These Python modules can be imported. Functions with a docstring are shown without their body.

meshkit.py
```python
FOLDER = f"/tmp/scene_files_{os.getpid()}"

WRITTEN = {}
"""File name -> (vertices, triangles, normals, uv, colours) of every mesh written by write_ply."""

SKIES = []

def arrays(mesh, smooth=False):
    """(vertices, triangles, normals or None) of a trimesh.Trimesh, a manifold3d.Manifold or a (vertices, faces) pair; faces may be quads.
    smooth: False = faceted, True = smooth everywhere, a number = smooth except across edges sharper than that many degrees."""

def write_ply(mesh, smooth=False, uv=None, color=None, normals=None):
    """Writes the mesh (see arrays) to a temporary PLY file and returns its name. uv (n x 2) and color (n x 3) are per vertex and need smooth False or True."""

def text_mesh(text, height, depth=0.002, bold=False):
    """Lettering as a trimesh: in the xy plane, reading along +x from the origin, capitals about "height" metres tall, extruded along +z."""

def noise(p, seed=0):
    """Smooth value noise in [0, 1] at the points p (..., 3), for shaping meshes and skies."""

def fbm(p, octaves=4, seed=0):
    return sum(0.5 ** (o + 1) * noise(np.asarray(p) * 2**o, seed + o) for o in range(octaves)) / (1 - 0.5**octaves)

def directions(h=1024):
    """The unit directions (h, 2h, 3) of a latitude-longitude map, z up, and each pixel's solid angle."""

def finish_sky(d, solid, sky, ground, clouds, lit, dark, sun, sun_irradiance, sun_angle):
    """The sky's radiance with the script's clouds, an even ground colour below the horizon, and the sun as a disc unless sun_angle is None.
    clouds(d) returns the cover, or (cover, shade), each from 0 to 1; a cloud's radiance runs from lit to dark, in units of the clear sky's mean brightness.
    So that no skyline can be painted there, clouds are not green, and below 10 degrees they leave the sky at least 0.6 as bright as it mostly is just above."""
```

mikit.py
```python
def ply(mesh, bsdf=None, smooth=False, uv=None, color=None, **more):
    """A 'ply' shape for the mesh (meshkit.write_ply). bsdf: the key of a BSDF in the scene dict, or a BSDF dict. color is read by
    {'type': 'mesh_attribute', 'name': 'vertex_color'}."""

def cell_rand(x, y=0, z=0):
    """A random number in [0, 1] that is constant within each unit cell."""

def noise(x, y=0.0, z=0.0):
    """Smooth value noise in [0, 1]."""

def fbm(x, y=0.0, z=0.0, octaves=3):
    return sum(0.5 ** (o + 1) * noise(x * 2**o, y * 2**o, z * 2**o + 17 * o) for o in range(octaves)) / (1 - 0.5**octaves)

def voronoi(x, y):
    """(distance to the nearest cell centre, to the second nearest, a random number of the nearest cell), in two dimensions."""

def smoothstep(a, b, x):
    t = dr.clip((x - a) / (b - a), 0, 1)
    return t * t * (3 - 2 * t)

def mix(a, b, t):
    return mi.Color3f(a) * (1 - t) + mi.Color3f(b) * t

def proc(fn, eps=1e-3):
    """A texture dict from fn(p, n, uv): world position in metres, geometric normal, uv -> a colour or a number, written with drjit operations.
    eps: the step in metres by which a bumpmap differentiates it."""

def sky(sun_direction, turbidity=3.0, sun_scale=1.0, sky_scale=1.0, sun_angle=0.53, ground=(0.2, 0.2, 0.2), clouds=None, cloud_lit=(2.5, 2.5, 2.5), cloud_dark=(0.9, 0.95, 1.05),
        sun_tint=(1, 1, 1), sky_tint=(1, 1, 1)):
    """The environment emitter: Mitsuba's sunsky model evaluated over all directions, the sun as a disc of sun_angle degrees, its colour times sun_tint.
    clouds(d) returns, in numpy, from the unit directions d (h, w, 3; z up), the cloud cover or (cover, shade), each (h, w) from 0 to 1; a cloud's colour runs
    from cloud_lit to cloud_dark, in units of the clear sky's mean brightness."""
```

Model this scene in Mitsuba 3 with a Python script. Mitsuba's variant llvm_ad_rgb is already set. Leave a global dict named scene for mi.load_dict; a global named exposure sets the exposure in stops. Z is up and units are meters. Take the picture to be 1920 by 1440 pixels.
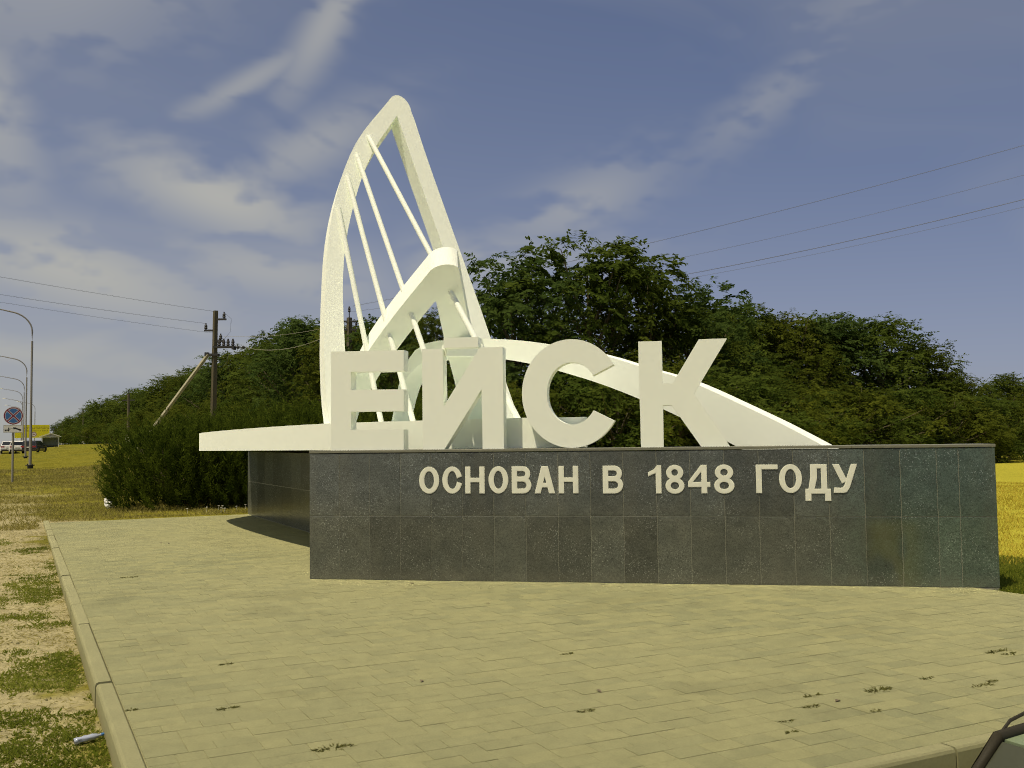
import math, random
import numpy as np, trimesh, mitsuba as mi, drjit as dr
import shapely
from shapely.geometry import Polygon, LineString, Point, box as sbox
from shapely import affinity
import mikit, meshkit
from mikit import noise, fbm, voronoi, cell_rand, smoothstep, mix

scene, labels = {}, {}
T4 = mi.ScalarTransform4f
# ------------------------------------------------------------------ camera, sky, exposure
EYE = 1.3068
PITCH, ROLL = 0.056565, -0.011479
_f = np.array([0, math.cos(PITCH), math.sin(PITCH)])
_u = np.array([0, -math.sin(PITCH), math.cos(PITCH)])
_up = -math.sin(ROLL) * np.array([1.0, 0, 0]) + math.cos(ROLL) * _u
scene['camera'] = {'type': 'perspective', 'fov': math.degrees(2 * math.atan(960 / 1850)), 'fov_axis': 'x',
    'near_clip': 0.05, 'far_clip': 6000.0,
    'to_world': T4().look_at(origin=[0, 0, EYE], target=[float(_f[0]), float(_f[1]), EYE + float(_f[2])], up=[float(x) for x in _up])}

exposure = 1.45


BANKS = [(-0.29, 0.235, 0.11, 0.040, -0.35, 0.85), (-0.20, 0.29, 0.09, 0.030, 0.45, 0.5), (-0.42, 0.155, 0.14, 0.040, -0.25, 0.85), (-0.24, 0.16, 0.12, 0.03, -0.15, 0.6), (-0.43, 0.43, 0.18, 0.08, 0.4, 0.42), (-0.49, 0.30, 0.035, 0.10, 0.25, 0.55),
         (-0.185, 0.41, 0.022, 0.085, -0.55, 0.6), (-0.26, 0.355, 0.09, 0.012, 0.5, 0.5), (0.07, 0.235, 0.09, 0.030, 0.40, 0.45), (0.27, 0.33, 0.10, 0.022, 0.55, 0.30), (0.36, 0.40, 0.11, 0.028, 0.1, 0.28), (-0.02, 0.18, 0.14, 0.03, 0.1, 0.45),
         (0.9, 0.35, 0.2, 0.05, 0.3, 0.5), (-1.0, 0.3, 0.25, 0.08, 0.2, 0.6), (-1.6, 0.4, 0.3, 0.1, -0.3, 0.6), (1.8, 0.4, 0.3, 0.07, 0.3, 0.45), (2.7, 0.5, 0.3, 0.08, 0.2, 0.5), (-2.5, 0.45, 0.3, 0.09, -0.2, 0.5)]
def clouds(d):
    up = np.maximum(d[..., 2], 0.0)
    az = np.arctan2(d[..., 0], d[..., 1])
    # a high flat cloud sheet: directions meet it far away near the horizon
    q = np.stack([d[..., 0], d[..., 1]], -1) / (up + 0.22)[..., None]
    zz = np.zeros_like(up)
    def f(x, y, o, s): return meshkit.fbm(np.stack([x, y, zz + 0.37 * s], -1), o, s)
    wx, wy = f(q[..., 0] * 0.9 + 4, q[..., 1] * 0.9, 3, 3) - 0.5, f(q[..., 0] * 0.9 - 7, q[..., 1] * 0.9 + 2, 3, 5) - 0.5
    x, y = q[..., 0] + 1.5 * wx, q[..., 1] + 1.5 * wy
    c, s = math.cos(0.95), math.sin(0.95)
    a, b = x * c + y * s, -x * s + y * c                       # a runs along the wind
    fibre = f(a * 1.1, b * 5.5, 5, 11)
    puff = f(a * 2.4 + 3, b * 3.2, 5, 17)
    big = f(a * 0.55 + 5, b * 0.8 + 1, 3, 29)
    west = 0.5 - 0.5 * np.sin(az + 0.25)
    body = np.clip((big + 0.26 * west - 0.53) * 3.6, 0, 1)
    wisps = np.clip((0.55 * fibre + 0.45 * puff - 0.43) * 4.2, 0, 1)
    # cirrus banks: centre (azimuth, height), half lengths along and across, tilt, strength
    el = np.arcsin(np.clip(d[..., 2], -1, 1))
    tex = 0.35 * f(az * 8 + 4 * wx + 3 * el, el * 34 + 9 * wy, 5, 41) + 0.65 * f(az * 30 + 14 * wx + 22 * el, el * 75 + 16 * wy - 10 * az, 6, 43)
    bank = zz
    for ca, ce, ra, re, tilt, k in BANKS:
        u, v = az - ca, el - ce - (wy * 0.10)
        u, v = u * math.cos(tilt) + v * math.sin(tilt), -u * math.sin(tilt) + v * math.cos(tilt)
        env = np.exp(-(u / ra) ** 2 - (v / re) ** 2)
        bank = np.maximum(bank, k * env * np.clip(0.14 + (tex - 0.45 + 0.17 * env) * 4.6, 0, 1))
    low = np.exp(-up / 0.15)
    veil = 0.035 + 0.27 * west ** 1.6 + low * (0.40 + 0.24 * west)
    cov = np.clip(np.maximum(body * (0.25 + 0.75 * wisps) * 0.75, bank), 0, 1)
    return np.clip(1 - (1 - cov) * (1 - veil), 0, 0.92), np.clip(0.15 + 0.5 * low, 0, 1)


SUN = (-0.27, -0.30, 0.915)
scene['sky'] = mikit.sky(SUN, turbidity=3.0, clouds=clouds, sky_scale=0.78, cloud_lit=(3.05, 3.0, 2.72), cloud_dark=(2.3, 2.32, 2.1), sun_tint=(0.97, 1.0, 0.93), sky_tint=(0.91, 0.82, 0.95), ground=(0.03, 0.03, 0.02))

# ------------------------------------------------------------------ helpers
UP = np.array([0, 0, 1.0])
TR = np.array([-0.4472, 0.8944, 0.0])      # along the road
NR = np.array([0.8944, 0.4472, 0.0])       # away from the road


def tn(t, n, z=0.0):
    return TR * t + NR * n + UP * z


def nrm(v):
    v = np.asarray(v, float)
    return v / np.linalg.norm(v)


def key(name, parent=None):
    base = (parent + '__' if parent else '') + name
    k, i = base, 0
    while k in scene or k in labels or any(s.startswith(k + '__') for s in ()):
        i += 1
        k = '%s_%03d' % (base, i)
    labels.setdefault(k, {})
    return k


def thing(name, label, cat, group=None):
    k = key(name)
    labels[k] = {'label': label, 'category': cat}
    if group:
        labels[k]['group'] = group
    return k


def part(name, mesh, mat, parent, smooth=False, label=None, stuff=False, **more):
    k = key(name, parent)
    scene[k] = mikit.ply(mesh, mat, smooth=smooth, **more) if not isinstance(mesh, dict) else {**mesh, **more}
    labels[k] = {}
    if label:
        labels[k]['label'] = label
    if stuff:
        labels[k]['kind'] = 'stuff'
    return k


def struct(name, mesh, mat, smooth=False, **more):
    k = key(name)
    scene[k] = mikit.ply(mesh, mat, smooth=smooth, **more)
    labels[k] = {'kind': 'structure'}
    return k


def stuff(name, mesh, mat, label, cat, **more):
    k = key(name)
    scene[k] = mikit.ply(mesh, mat, **more)
    labels[k] = {'kind': 'stuff', 'label': label, 'category': cat}
    return k


def cat(ms):
    return trimesh.util.concatenate(ms)


def bx(x0, x1, y0, y1, z0, z1):
    m = trimesh.creation.box((x1 - x0, y1 - y0, z1 - z0))
    m.apply_translation(((x0 + x1) / 2, (y0 + y1) / 2, (z0 + z1) / 2))
    return m


def bevel_box(sx, sy, sz, b):
    """Box from z=0 to z=sz, centred in x and y, its top edges chamfered by b (no bottom face)."""
    x, y = sx / 2, sy / 2
    v = [(-x, -y, 0), (x, -y, 0), (x, y, 0), (-x, y, 0), (-x, -y, sz - b), (x, -y, sz - b), (x, y, sz - b), (-x, y, sz - b),
         (-x + b, -y + b, sz), (x - b, -y + b, sz), (x - b, y - b, sz), (-x + b, y - b, sz)]
    f = []
    for i in range(4):
        j = (i + 1) % 4
        f += [(i, j, j + 4), (i, j + 4, i + 4), (i + 4, j + 4, j + 8), (i + 4, j + 8, i + 8)]
    f += [(8, 9, 10), (8, 10, 11)]
    return trimesh.Trimesh(np.array(v, float), np.array(f), process=False)


def frame_matrix(ex, ey, ez, o):
    m = np.eye(4)
    m[:3, 0], m[:3, 1], m[:3, 2], m[:3, 3] = ex, ey, ez, o
    return m


def prism(poly, depth, origin, ex, ey):
    """Extrude a 2D outline (metres along ex and ey) by depth behind its plane."""
    polys = getattr(poly, 'geoms', [poly])
    ez = np.cross(ex, ey)
    ms = []
    for g in polys:
        m = trimesh.creation.extrude_polygon(g, depth, engine='earcut')
        m.apply_translation((0, 0, -depth))
        m.apply_transform(frame_matrix(ex, ey, ez, origin))
        ms.append(m)
    return cat(ms)


def tube(points, radii, sides=10, caps=True):
    p = np.asarray(points, float)
    r = np.broadcast_to(radii, (len(p),)).astype(float)
    t = np.gradient(p, axis=0)
    t /= np.linalg.norm(t, axis=1, keepdims=True) + 1e-12
    ref = np.array([0, 0, 1.0]) if abs(nrm(p[-1] - p[0])[2]) < 0.9 else np.array([1.0, 0, 0])
    a = np.cross(t, ref)
    a /= np.linalg.norm(a, axis=1, keepdims=True) + 1e-12
    b = np.cross(t, a)
    ang = np.arange(sides) * 2 * np.pi / sides
    v = (p[:, None] + r[:, None, None] * (np.cos(ang)[None, :, None] * a[:, None] + np.sin(ang)[None, :, None] * b[:, None])).reshape(-1, 3)
    f = []
    n = len(p)
    for i in range(n - 1):
        for j in range(sides):
            k = (j + 1) % sides
            f += [(i * sides + j, (i + 1) * sides + k, i * sides + k), (i * sides + j, (i + 1) * sides + j, (i + 1) * sides + k)]
    if caps:
        v = np.vstack([v, p[:1], p[-1:]])
        for j in range(sides):
            k = (j + 1) % sides
            f += [(n * sides, j, k), (n * sides + 1, (n - 1) * sides + k, (n - 1) * sides + j)]
    return trimesh.Trimesh(v, np.array(f), process=False)


def place(x, y, z=0.0, rz=0.0, s=1.0):
    return T4().translate([float(x), float(y), float(z)]).rotate([0, 0, 1], math.degrees(rz)).scale([float(s)] * 3 if np.isscalar(s) else [float(q) for q in s])


def smin(x, a, b):
    t = np.clip((np.asarray(x, float) - a) / (b - a), 0, 1)
    return t * t * (3 - 2 * t)


# pavement: t from T0 to T1 along the road, n from N0 to N1 away from it
N0, N1, T0, T1 = 0.485, 7.36, 3.02, 18.5


def ground_z(x, y):
    """Height of the bare ground: below the paving beside its kerb, flush with it at the far end, rising gently far away."""
    x, y = np.asarray(x, float), np.asarray(y, float)
    t, n = -0.4472 * x + 0.8944 * y, 0.8944 * x + 0.4472 * y
    z = -0.13 + 0.10 * smin(t, 7.5, 17.0)
    z = np.maximum(z, np.where(n > 6.5, -0.03, -9) + 0 * z)
    z = z + 0.42 * smin(t, 85, 128) + 0.40 * smin(t, 130, 190)
    z = z + 0.70 * smin(n, 1.5, 9.5) * smin(t, 28, 62) * (1 - smin(n, 18, 32))
    p = np.stack([x * 0.25, y * 0.25, 0 * x], -1)
    bump = (meshkit.fbm(p, 3, 7) - 0.5) * 0.16
    far = smin(np.hypot(x, y), 17, 30)
    z = z + bump * far
    inside = (t > T0 - 0.2) & (t < T1 + 0.05) & (n > N0 - 0.06) & (n < N1 + 0.03)
    return np.where(inside, np.minimum(z, -0.09), z)


# ------------------------------------------------------------------ materials
def mat(name, d, two=True):
    scene[name] = {'type': 'twosided', 'b': d} if two else d
    return name


def rgb(*c):
    return {'type': 'rgb', 'value': list(c)}


def simple(name, c, rough=0.6, metal=0.0, spec=0.4):
    return mat(name, {'type': 'principled', 'base_color': rgb(*c), 'roughness': rough, 'metallic': metal, 'specular': spec})


def white_fn(p, n, uv):
    v = fbm(p.x * 1.5, p.y * 1.5, p.z * 2.0, 3)
    streak = fbm(p.x * 4, p.y * 4, p.z * 0.5, 2)
    k = 0.965 + 0.04 * v - 0.035 * smoothstep(0.55, 0.8, streak) * smoothstep(0.45, 0.7, v)
    return mi.Color3f(0.828, 0.868, 0.775) * k


mat('white_paint', {'type': 'principled', 'base_color': mikit.proc(white_fn), 'roughness': 0.5, 'specular': 0.35})


mat('sail_paint', {'type': 'principled', 'base_color': rgb(0.825, 0.868, 0.782), 'roughness': 0.62, 'specular': 0.25})


def letter_fn(p, n, uv):
    v = fbm(p.x * 14, p.y * 14, p.z * 14, 3)
    return mi.Color3f(0.76, 0.77, 0.65) * (0.9 + 0.16 * v)


mat('cream_letter', {'type': 'principled', 'base_color': mikit.proc(letter_fn), 'roughness': 0.42, 'specular': 0.4})

YAW = -0.168868
W0 = np.array([-1.9565, 9.5208, 0.0])
WD = np.array([math.cos(YAW), math.sin(YAW), 0.0])
WN = np.array([math.sin(YAW), -math.cos(YAW), 0.0])        # out of the wall, towards the paved area


def granite_fn(p, n, uv):
    s = (p.x - W0[0]) * WD[0] + (p.y - W0[1]) * WD[1]
    q = (p.x - W0[0]) * WN[0] + (p.y - W0[1]) * WN[1]
    tone = uv.x
    v1, v2, r = voronoi(s * 120 + 37 * q, p.z * 120)
    w1, w2, r2 = voronoi(s * 210 + 61 * q, p.z * 210)
    cloud = fbm(s * 9, q * 9, p.z * 9, 4)
    mott = fbm(s * 60, q * 60, p.z * 60, 3)
    patch = smoothstep(0.34, 0.66, fbm(s * 3.1, q * 3.1, p.z * 3.1 + 4, 3))
    base = mix((0.050, 0.056, 0.046), (0.090, 0.095, 0.074), cloud)
    base = base * (0.30 + 0.75 * r2 + 0.85 * mott) * (0.76 + 0.5 * tone)
    base = mix(base, base * mi.Color3f(0.72, 1.10, 1.00), smoothstep(4.5, 5.6, s + 0.5 * (cloud - 0.5)) * 0.7)  # greenish reflection towards the right end, put into the stone colour
    fleck = smoothstep(0.84, 0.99, r) * smoothstep(0.55, 0.15, v1)
    base = base + mi.Color3f(0.30, 0.31, 0.28) * fleck * (0.12 + 0.88 * patch)
    base = base * (1 - 0.55 * smoothstep(0.80, 0.95, 1 - r) * smoothstep(0.6, 0.2, v1))
    base = mix(base, base * mi.Color3f(0.94, 1.0, 1.20), smoothstep(0.45, 0.9, p.z))  # bluish reflection on the upper part, mixed into the stone colour
    olive_patch = smoothstep(0.42, 0.62, fbm(s * 5, p.z * 1.6, 2.0, 3)) * smoothstep(5.05, 5.2, s) * smoothstep(5.65, 5.4, s) * smoothstep(0.62, 0.5, p.z)  # faint olive patch low on the panels near the right end
    base = mix(base, (0.125, 0.125, 0.030), olive_patch * 0.3)
    dust = smoothstep(0.16, 0.0, p.z) * 0.35 + 0.16 * smoothstep(0.5, 0.75, fbm(s * 6, q * 6, p.z * 1.2, 3))
    return mix(base, (0.20, 0.19, 0.135), dust * 0.55)


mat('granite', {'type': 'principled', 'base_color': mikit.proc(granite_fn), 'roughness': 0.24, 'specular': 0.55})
simple('grout', (0.27, 0.27, 0.21), 0.9)


def cap_fn(p, n, uv):
    return mix((0.13, 0.132, 0.10), (0.20, 0.20, 0.15), fbm(p.x * 40, p.y * 40, p.z * 40, 3))


mat('granite_cap', {'type': 'principled', 'base_color': mikit.proc(cap_fn), 'roughness': 0.35})


def paver_fn(p, n, uv):
    g = noise(p.x * 160, p.y * 160, p.z * 160)
    c = fbm(p.x * 14, p.y * 14, 0, 3)
    big = fbm(p.x * 0.55, p.y * 0.55, 3.0, 3)
    stain = smoothstep(0.60, 0.78, fbm(p.x * 2.1 + 5, p.y * 2.1, 1.0, 4))
    a = mix((0.180, 0.184, 0.098), (0.228, 0.225, 0.112), uv.x)
    a = mix(a, (0.236, 0.232, 0.119), smoothstep(0.35, 0.7, big) * 0.5)
    a = a * (0.88 + 0.14 * g) * (0.9 + 0.2 * c)
    return mix(a, a * 0.80, stain * 0.6)


mat('paver', {'type': 'principled', 'base_color': mikit.proc(paver_fn), 'roughness': 0.85, 'specular': 0.25})


def bed_fn(p, n, uv):
    return mix((0.205, 0.200, 0.105), (0.285, 0.275, 0.150), fbm(p.x * 30, p.y * 30, 0, 3))


mat('sand_bed', {'type': 'diffuse', 'reflectance': mikit.proc(bed_fn)})


def kerb_fn(p, n, uv):
    g = noise(p.x * 140, p.y * 140, p.z * 140)
    c = fbm(p.x * 5, p.y * 5, p.z * 9, 4)
    a = mix((0.205, 0.203, 0.108), (0.255, 0.248, 0.132), c)
    dirt = smoothstep(-0.03, -0.12, p.z) * 0.6
    return mix(a * (0.88 + 0.16 * g), (0.17, 0.15, 0.07), dirt)


mat('kerb_concrete', {'type': 'principled', 'base_color': mikit.proc(kerb_fn), 'roughness': 0.85, 'specular': 0.25})


def ground_fn(p, n, uv):
    x, y = p.x, p.y
    t = x * -0.4472 + y * 0.8944
    nn = x * 0.8944 + y * 0.4472
    f1 = fbm(x * 0.35, y * 0.35, 2.0, 4)
    f2 = fbm(x * 2.6, y * 2.6, 5.0, 4)
    f3 = noise(x * 34, y * 34, 1.0)
    dirt = mix((0.27, 0.24, 0.128), (0.42, 0.375, 0.21), 0.6 * f2 + 0.4 * fbm(x * 9, y * 9, 3.0, 3))
    dry = mix((0.145, 0.135, 0.017), (0.225, 0.205, 0.034), smoothstep(0.3, 0.7, f2 * 0.6 + f1 * 0.4))
    green = mix((0.075, 0.088, 0.014), (0.150, 0.145, 0.028), f2)
    wheat = mix((0.33, 0.305, 0.034), (0.40, 0.37, 0.05), f1 * 0.5 + f2 * 0.5)
    grass = mix(dry, green, smoothstep(0.45, 0.68, f1) * 0.55)
    # trodden dirt shoulder beside the road, ragged edge
    edge = nn + (f1 - 0.5) * 2.4 + (f2 - 0.5) * 1.0
    sh = smoothstep(0.75, 0.15, edge) * smoothstep(34.0, 17.0, t)
    col = mix(grass, dirt, sh)
    sparse = smoothstep(0.56, 0.50, f2) * smoothstep(1.2, 0.2, edge) * smoothstep(45.0, 25.0, t) * 0.5
    col = mix(col, dirt, sparse)
    # the yellow field right of the monument, mown green strip in front of it
    fld = smoothstep(9.0, 9.6, nn + (f2 - 0.5) * 0.8) * smoothstep(58.0, 50.0, t)
    col = mix(col, wheat, fld)
    near_g = smoothstep(7.2, 7.5, nn) * smoothstep(9.6, 9.0, nn + (f2 - 0.5) * 0.8)
    col = mix(col, mix((0.12, 0.13, 0.014), (0.22, 0.21, 0.028), f2), near_g * 0.85)
    # roadside strip that is asphalt far off is its own object
    return col * (0.80 + 0.36 * f3)


mat('ground_soil', {'type': 'diffuse', 'reflectance': mikit.proc(ground_fn)})


def asphalt_fn(p, n, uv):
    return mix((0.15, 0.145, 0.115), (0.21, 0.20, 0.155), fbm(p.x * 1.2, p.y * 1.2, 0, 4)) * (0.85 + 0.3 * noise(p.x * 50, p.y * 50, 0))


mat('asphalt', {'type': 'diffuse', 'reflectance': mikit.proc(asphalt_fn)})


def leaf_mat(name, c0, c1, trans=0.55):
    def fn(p, n, uv):
        k = noise(p.x * 2.2, p.y * 2.2, p.z * 2.2)
        r = uv.x
        return mix(c0, c1, dr.clip(0.65 * r + 0.5 * (k - 0.25), 0, 1))
    return mat(name, {'type': 'principledthin', 'base_color': mikit.proc(fn), 'roughness': 0.42, 'diff_trans': trans, 'spec_trans': 0.0, 'eta': 1.35}, two=False)


leaf_mat('leaf_green', (0.040, 0.070, 0.012), (0.125, 0.165, 0.028), 1.0)
leaf_mat('leaf_dark', (0.036, 0.058, 0.010), (0.115, 0.145, 0.022), 1.0)
leaf_mat('leaf_cool', (0.038, 0.072, 0.018), (0.115, 0.165, 0.038), 1.0)
leaf_mat('leaf_olive', (0.048, 0.070, 0.010), (0.140, 0.162, 0.022), 1.0)
leaf_mat('leaf_yellow', (0.09, 0.10, 0.014), (0.20, 0.19, 0.03), 1.0)
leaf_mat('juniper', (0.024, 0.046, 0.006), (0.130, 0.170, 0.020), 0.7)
leaf_mat('weed_leaf', (0.12, 0.125, 0.034), (0.21, 0.20, 0.070), 1.0)
leaf_mat('grass_blade', (0.13, 0.170, 0.018), (0.29, 0.32, 0.055), 1.1)
leaf_mat('dry_blade', (0.20, 0.18, 0.035), (0.46, 0.41, 0.14), 0.8)


def bark_fn(p, n, uv):
    return mix((0.075, 0.062, 0.04), (0.24, 0.205, 0.14), fbm(p.x * 14, p.y * 14, p.z * 3, 4))


mat('bark', {'type': 'diffuse', 'reflectance': mikit.proc(bark_fn)})


def pole_fn(p, n, uv):
    return mix((0.085, 0.075, 0.05), (0.16, 0.145, 0.10), fbm(p.x * 7, p.y * 7, p.z * 1.5, 4))


mat('pole_concrete', {'type': 'diffuse', 'reflectance': mikit.proc(pole_fn)})
simple('brace_concrete', (0.34, 0.32, 0.22), 0.85)
simple('galvanised', (0.30, 0.285, 0.255), 0.5, 0.35)
simple('dark_metal', (0.035, 0.035, 0.035), 0.6)
simple('sign_back', (0.42, 0.42, 0.40), 0.5, 0.2)
simple('sign_red', (0.20, 0.025, 0.06), 0.4)
simple('sign_blue', (0.05, 0.15, 0.37), 0.4)
simple('sign_white', (0.70, 0.69, 0.62), 0.5)
simple('sign_black', (0.02, 0.02, 0.02), 0.5)
simple('board_yellow', (0.68, 0.62, 0.012), 0.6)
simple('board_print', (0.17, 0.14, 0.02), 0.7)
simple('car_white', (0.66, 0.65, 0.60), 0.25, 0.0, 0.6)
simple('car_black', (0.02, 0.018, 0.018), 0.2, 0.0, 0.6)
simple('car_glass', (0.012, 0.014, 0.014), 0.08, 0.0, 0.8)
simple('tyre', (0.02, 0.02, 0.02), 0.9)
simple('lamp_red', (0.30, 0.02, 0.02), 0.3)
simple('shelter_white', (0.70, 0.69, 0.60), 0.6)
simple('shelter_panel', (0.32, 0.37, 0.31), 0.5)
simple('wire_dark', (0.09, 0.095, 0.11), 0.6)
simple('wire_pale', (0.34, 0.33, 0.26), 0.6, 0.3)
simple('rubber_black', (0.025, 0.022, 0.012), 0.75)
simple('car_green_lit', (0.17, 0.215, 0.125), 0.45)  # car paint lightened in its colour to stand for the sunlit top
simple('car_green_shaded', (0.055, 0.060, 0.038), 0.35, 0.0, 0.5)  # same car paint, its shaded side darkened in the colour
simple('bottle_plastic', (0.36, 0.40, 0.50), 0.2, 0.0, 0.6)
leaf_mat('field_blade', (0.34, 0.31, 0.034), (0.50, 0.46, 0.09), 0.9)
simple('bag_plastic', (0.78, 0.78, 0.76), 0.5)
simple('flower_white', (0.78, 0.77, 0.68), 0.7)

# ------------------------------------------------------------------ ground, pavement, kerbs
def grid_sheet(xs, ys, zf):
    X, Y = np.meshgrid(xs, ys)
    v = np.stack([X, Y, zf(X, Y)], -1).reshape(-1, 3)
    nx, ny = len(xs), len(ys)
    i = np.arange(nx - 1)[None] + nx * np.arange(ny - 1)[:, None]
    q = np.stack([i, i + 1, i + nx + 1, i + nx], -1).reshape(-1, 4)
    return v, np.vstack([q[:, [0, 1, 2]], q[:, [0, 2, 3]]])


def graded(lo, hi, near, step, grow=1.16):
    a = [0.0]
    s = step
    while a[-1] < hi:
        if a[-1] > near:
            s *= grow
        a.append(a[-1] + s)
    b = [0.0]
    s = step
    while b[-1] > lo:
        if b[-1] < -near:
            s *= grow
        b.append(b[-1] - s)
    return np.array(sorted(set(b + a)))


gv, gf = grid_sheet(graded(-2600, 2600, 32, 0.30), graded(-400, 3000, 40, 0.30), ground_z)
struct('ground', (gv, gf), 'ground_soil', smooth=True)

# asphalt road to the left of the lamps, following the ground 8 mm above it
ts = np.concatenate([np.arange(22, 60, 2.0), np.arange(60, 330, 6.0), np.arange(330, 1500, 60.0)])
ns = np.linspace(-9.5, -1.7, 8)
rv, rf = [], []
for t in ts:
    w = 0.5 * math.sin(t * 0.33) * 0.25
    for j, n in enumerate(ns):
        p = tn(t, n + (w if j == len(ns) - 1 else 0))
        rv.append((p[0], p[1], float(ground_z(p[0], p[1])) + (0.05 if j < 7 else 0.008)))
for i in range(len(ts) - 1):
    for j in range(7):
        a = i * 8 + j
        rf += [(a, a + 1, a + 9), (a, a + 9, a + 8)]
struct('road', trimesh.Trimesh(np.array(rv), np.array(rf), process=False), 'asphalt', smooth=True)
# a second strip of road far off to the right, beyond the yellow field
rv, rf = [], []
xs2 = np.linspace(14, 130, 50)
for i, x in enumerate(xs2):
    for j, y in enumerate((66 + 0.04 * x, 74 + 0.04 * x)):
        rv.append((x, y, float(ground_z(x, y)) + 0.07))
for i in range(len(xs2) - 1):
    a = 2 * i
    rf += [(a, a + 2, a + 3), (a, a + 3, a + 1)]
struct('far_road', trimesh.Trimesh(np.array(rv), np.array(rf), process=False), 'asphalt', smooth=True)

# paving bed and blocks
bed = bx(0, N1 - N0, 0, T1 - T0, -0.30, -0.0025)
bed.apply_transform(frame_matrix(NR, TR, UP, tn(T0, N0)))
pave = struct('pavement', bed, 'sand_bed')
rng = random.Random(5)
ROW = 0.118
blocks = []                     # (t, n, length, tone, dz)
nrow = int((T1 - T0) / ROW)
for i in range(nrow):
    t = T0 + (i + 0.5) * ROW
    n = N0 + 0.004
    while n < N1 - 0.03:
        L = rng.choice((0.118, 0.176, 0.176, 0.236))
        if n + L > N1 - 0.004:
            L = N1 - 0.004 - n
        if L > 0.05:
            blocks.append((t, n + L / 2, L, rng.random(), rng.uniform(-0.0012, 0.0012)))
        n += L


def hidden_under(t, n):         # under the wall or the pedestal
    p = tn(t, n)
    s, q = (p - W0) @ WD, (p - W0) @ WN
    return (0.1 < s < 6.1 and -0.40 < q < -0.06) or (q < -0.45 and s > 0.6)


blocks = [b for b in blocks if not hidden_under(b[0], b[1])]
cam = np.array([0, 0, EYE])


def on_screen(p):
    d = np.asarray(p) - cam
    z = d @ _f
    r = math.cos(ROLL) * d[0] + math.sin(ROLL) * (d @ _u)
    w = -math.sin(ROLL) * d[0] + math.cos(ROLL) * (d @ _u)
    return 960 + 1850 * r / z, 720 - 1850 * w / z, z


def size_seen(b):
    x, y, z = on_screen(tn(b[0], b[1]))
    if z < 0.5 or not (-20 < x < 1940 and y < 1460):
        return 0
    return b[2] * ROW / z ** 3


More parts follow.
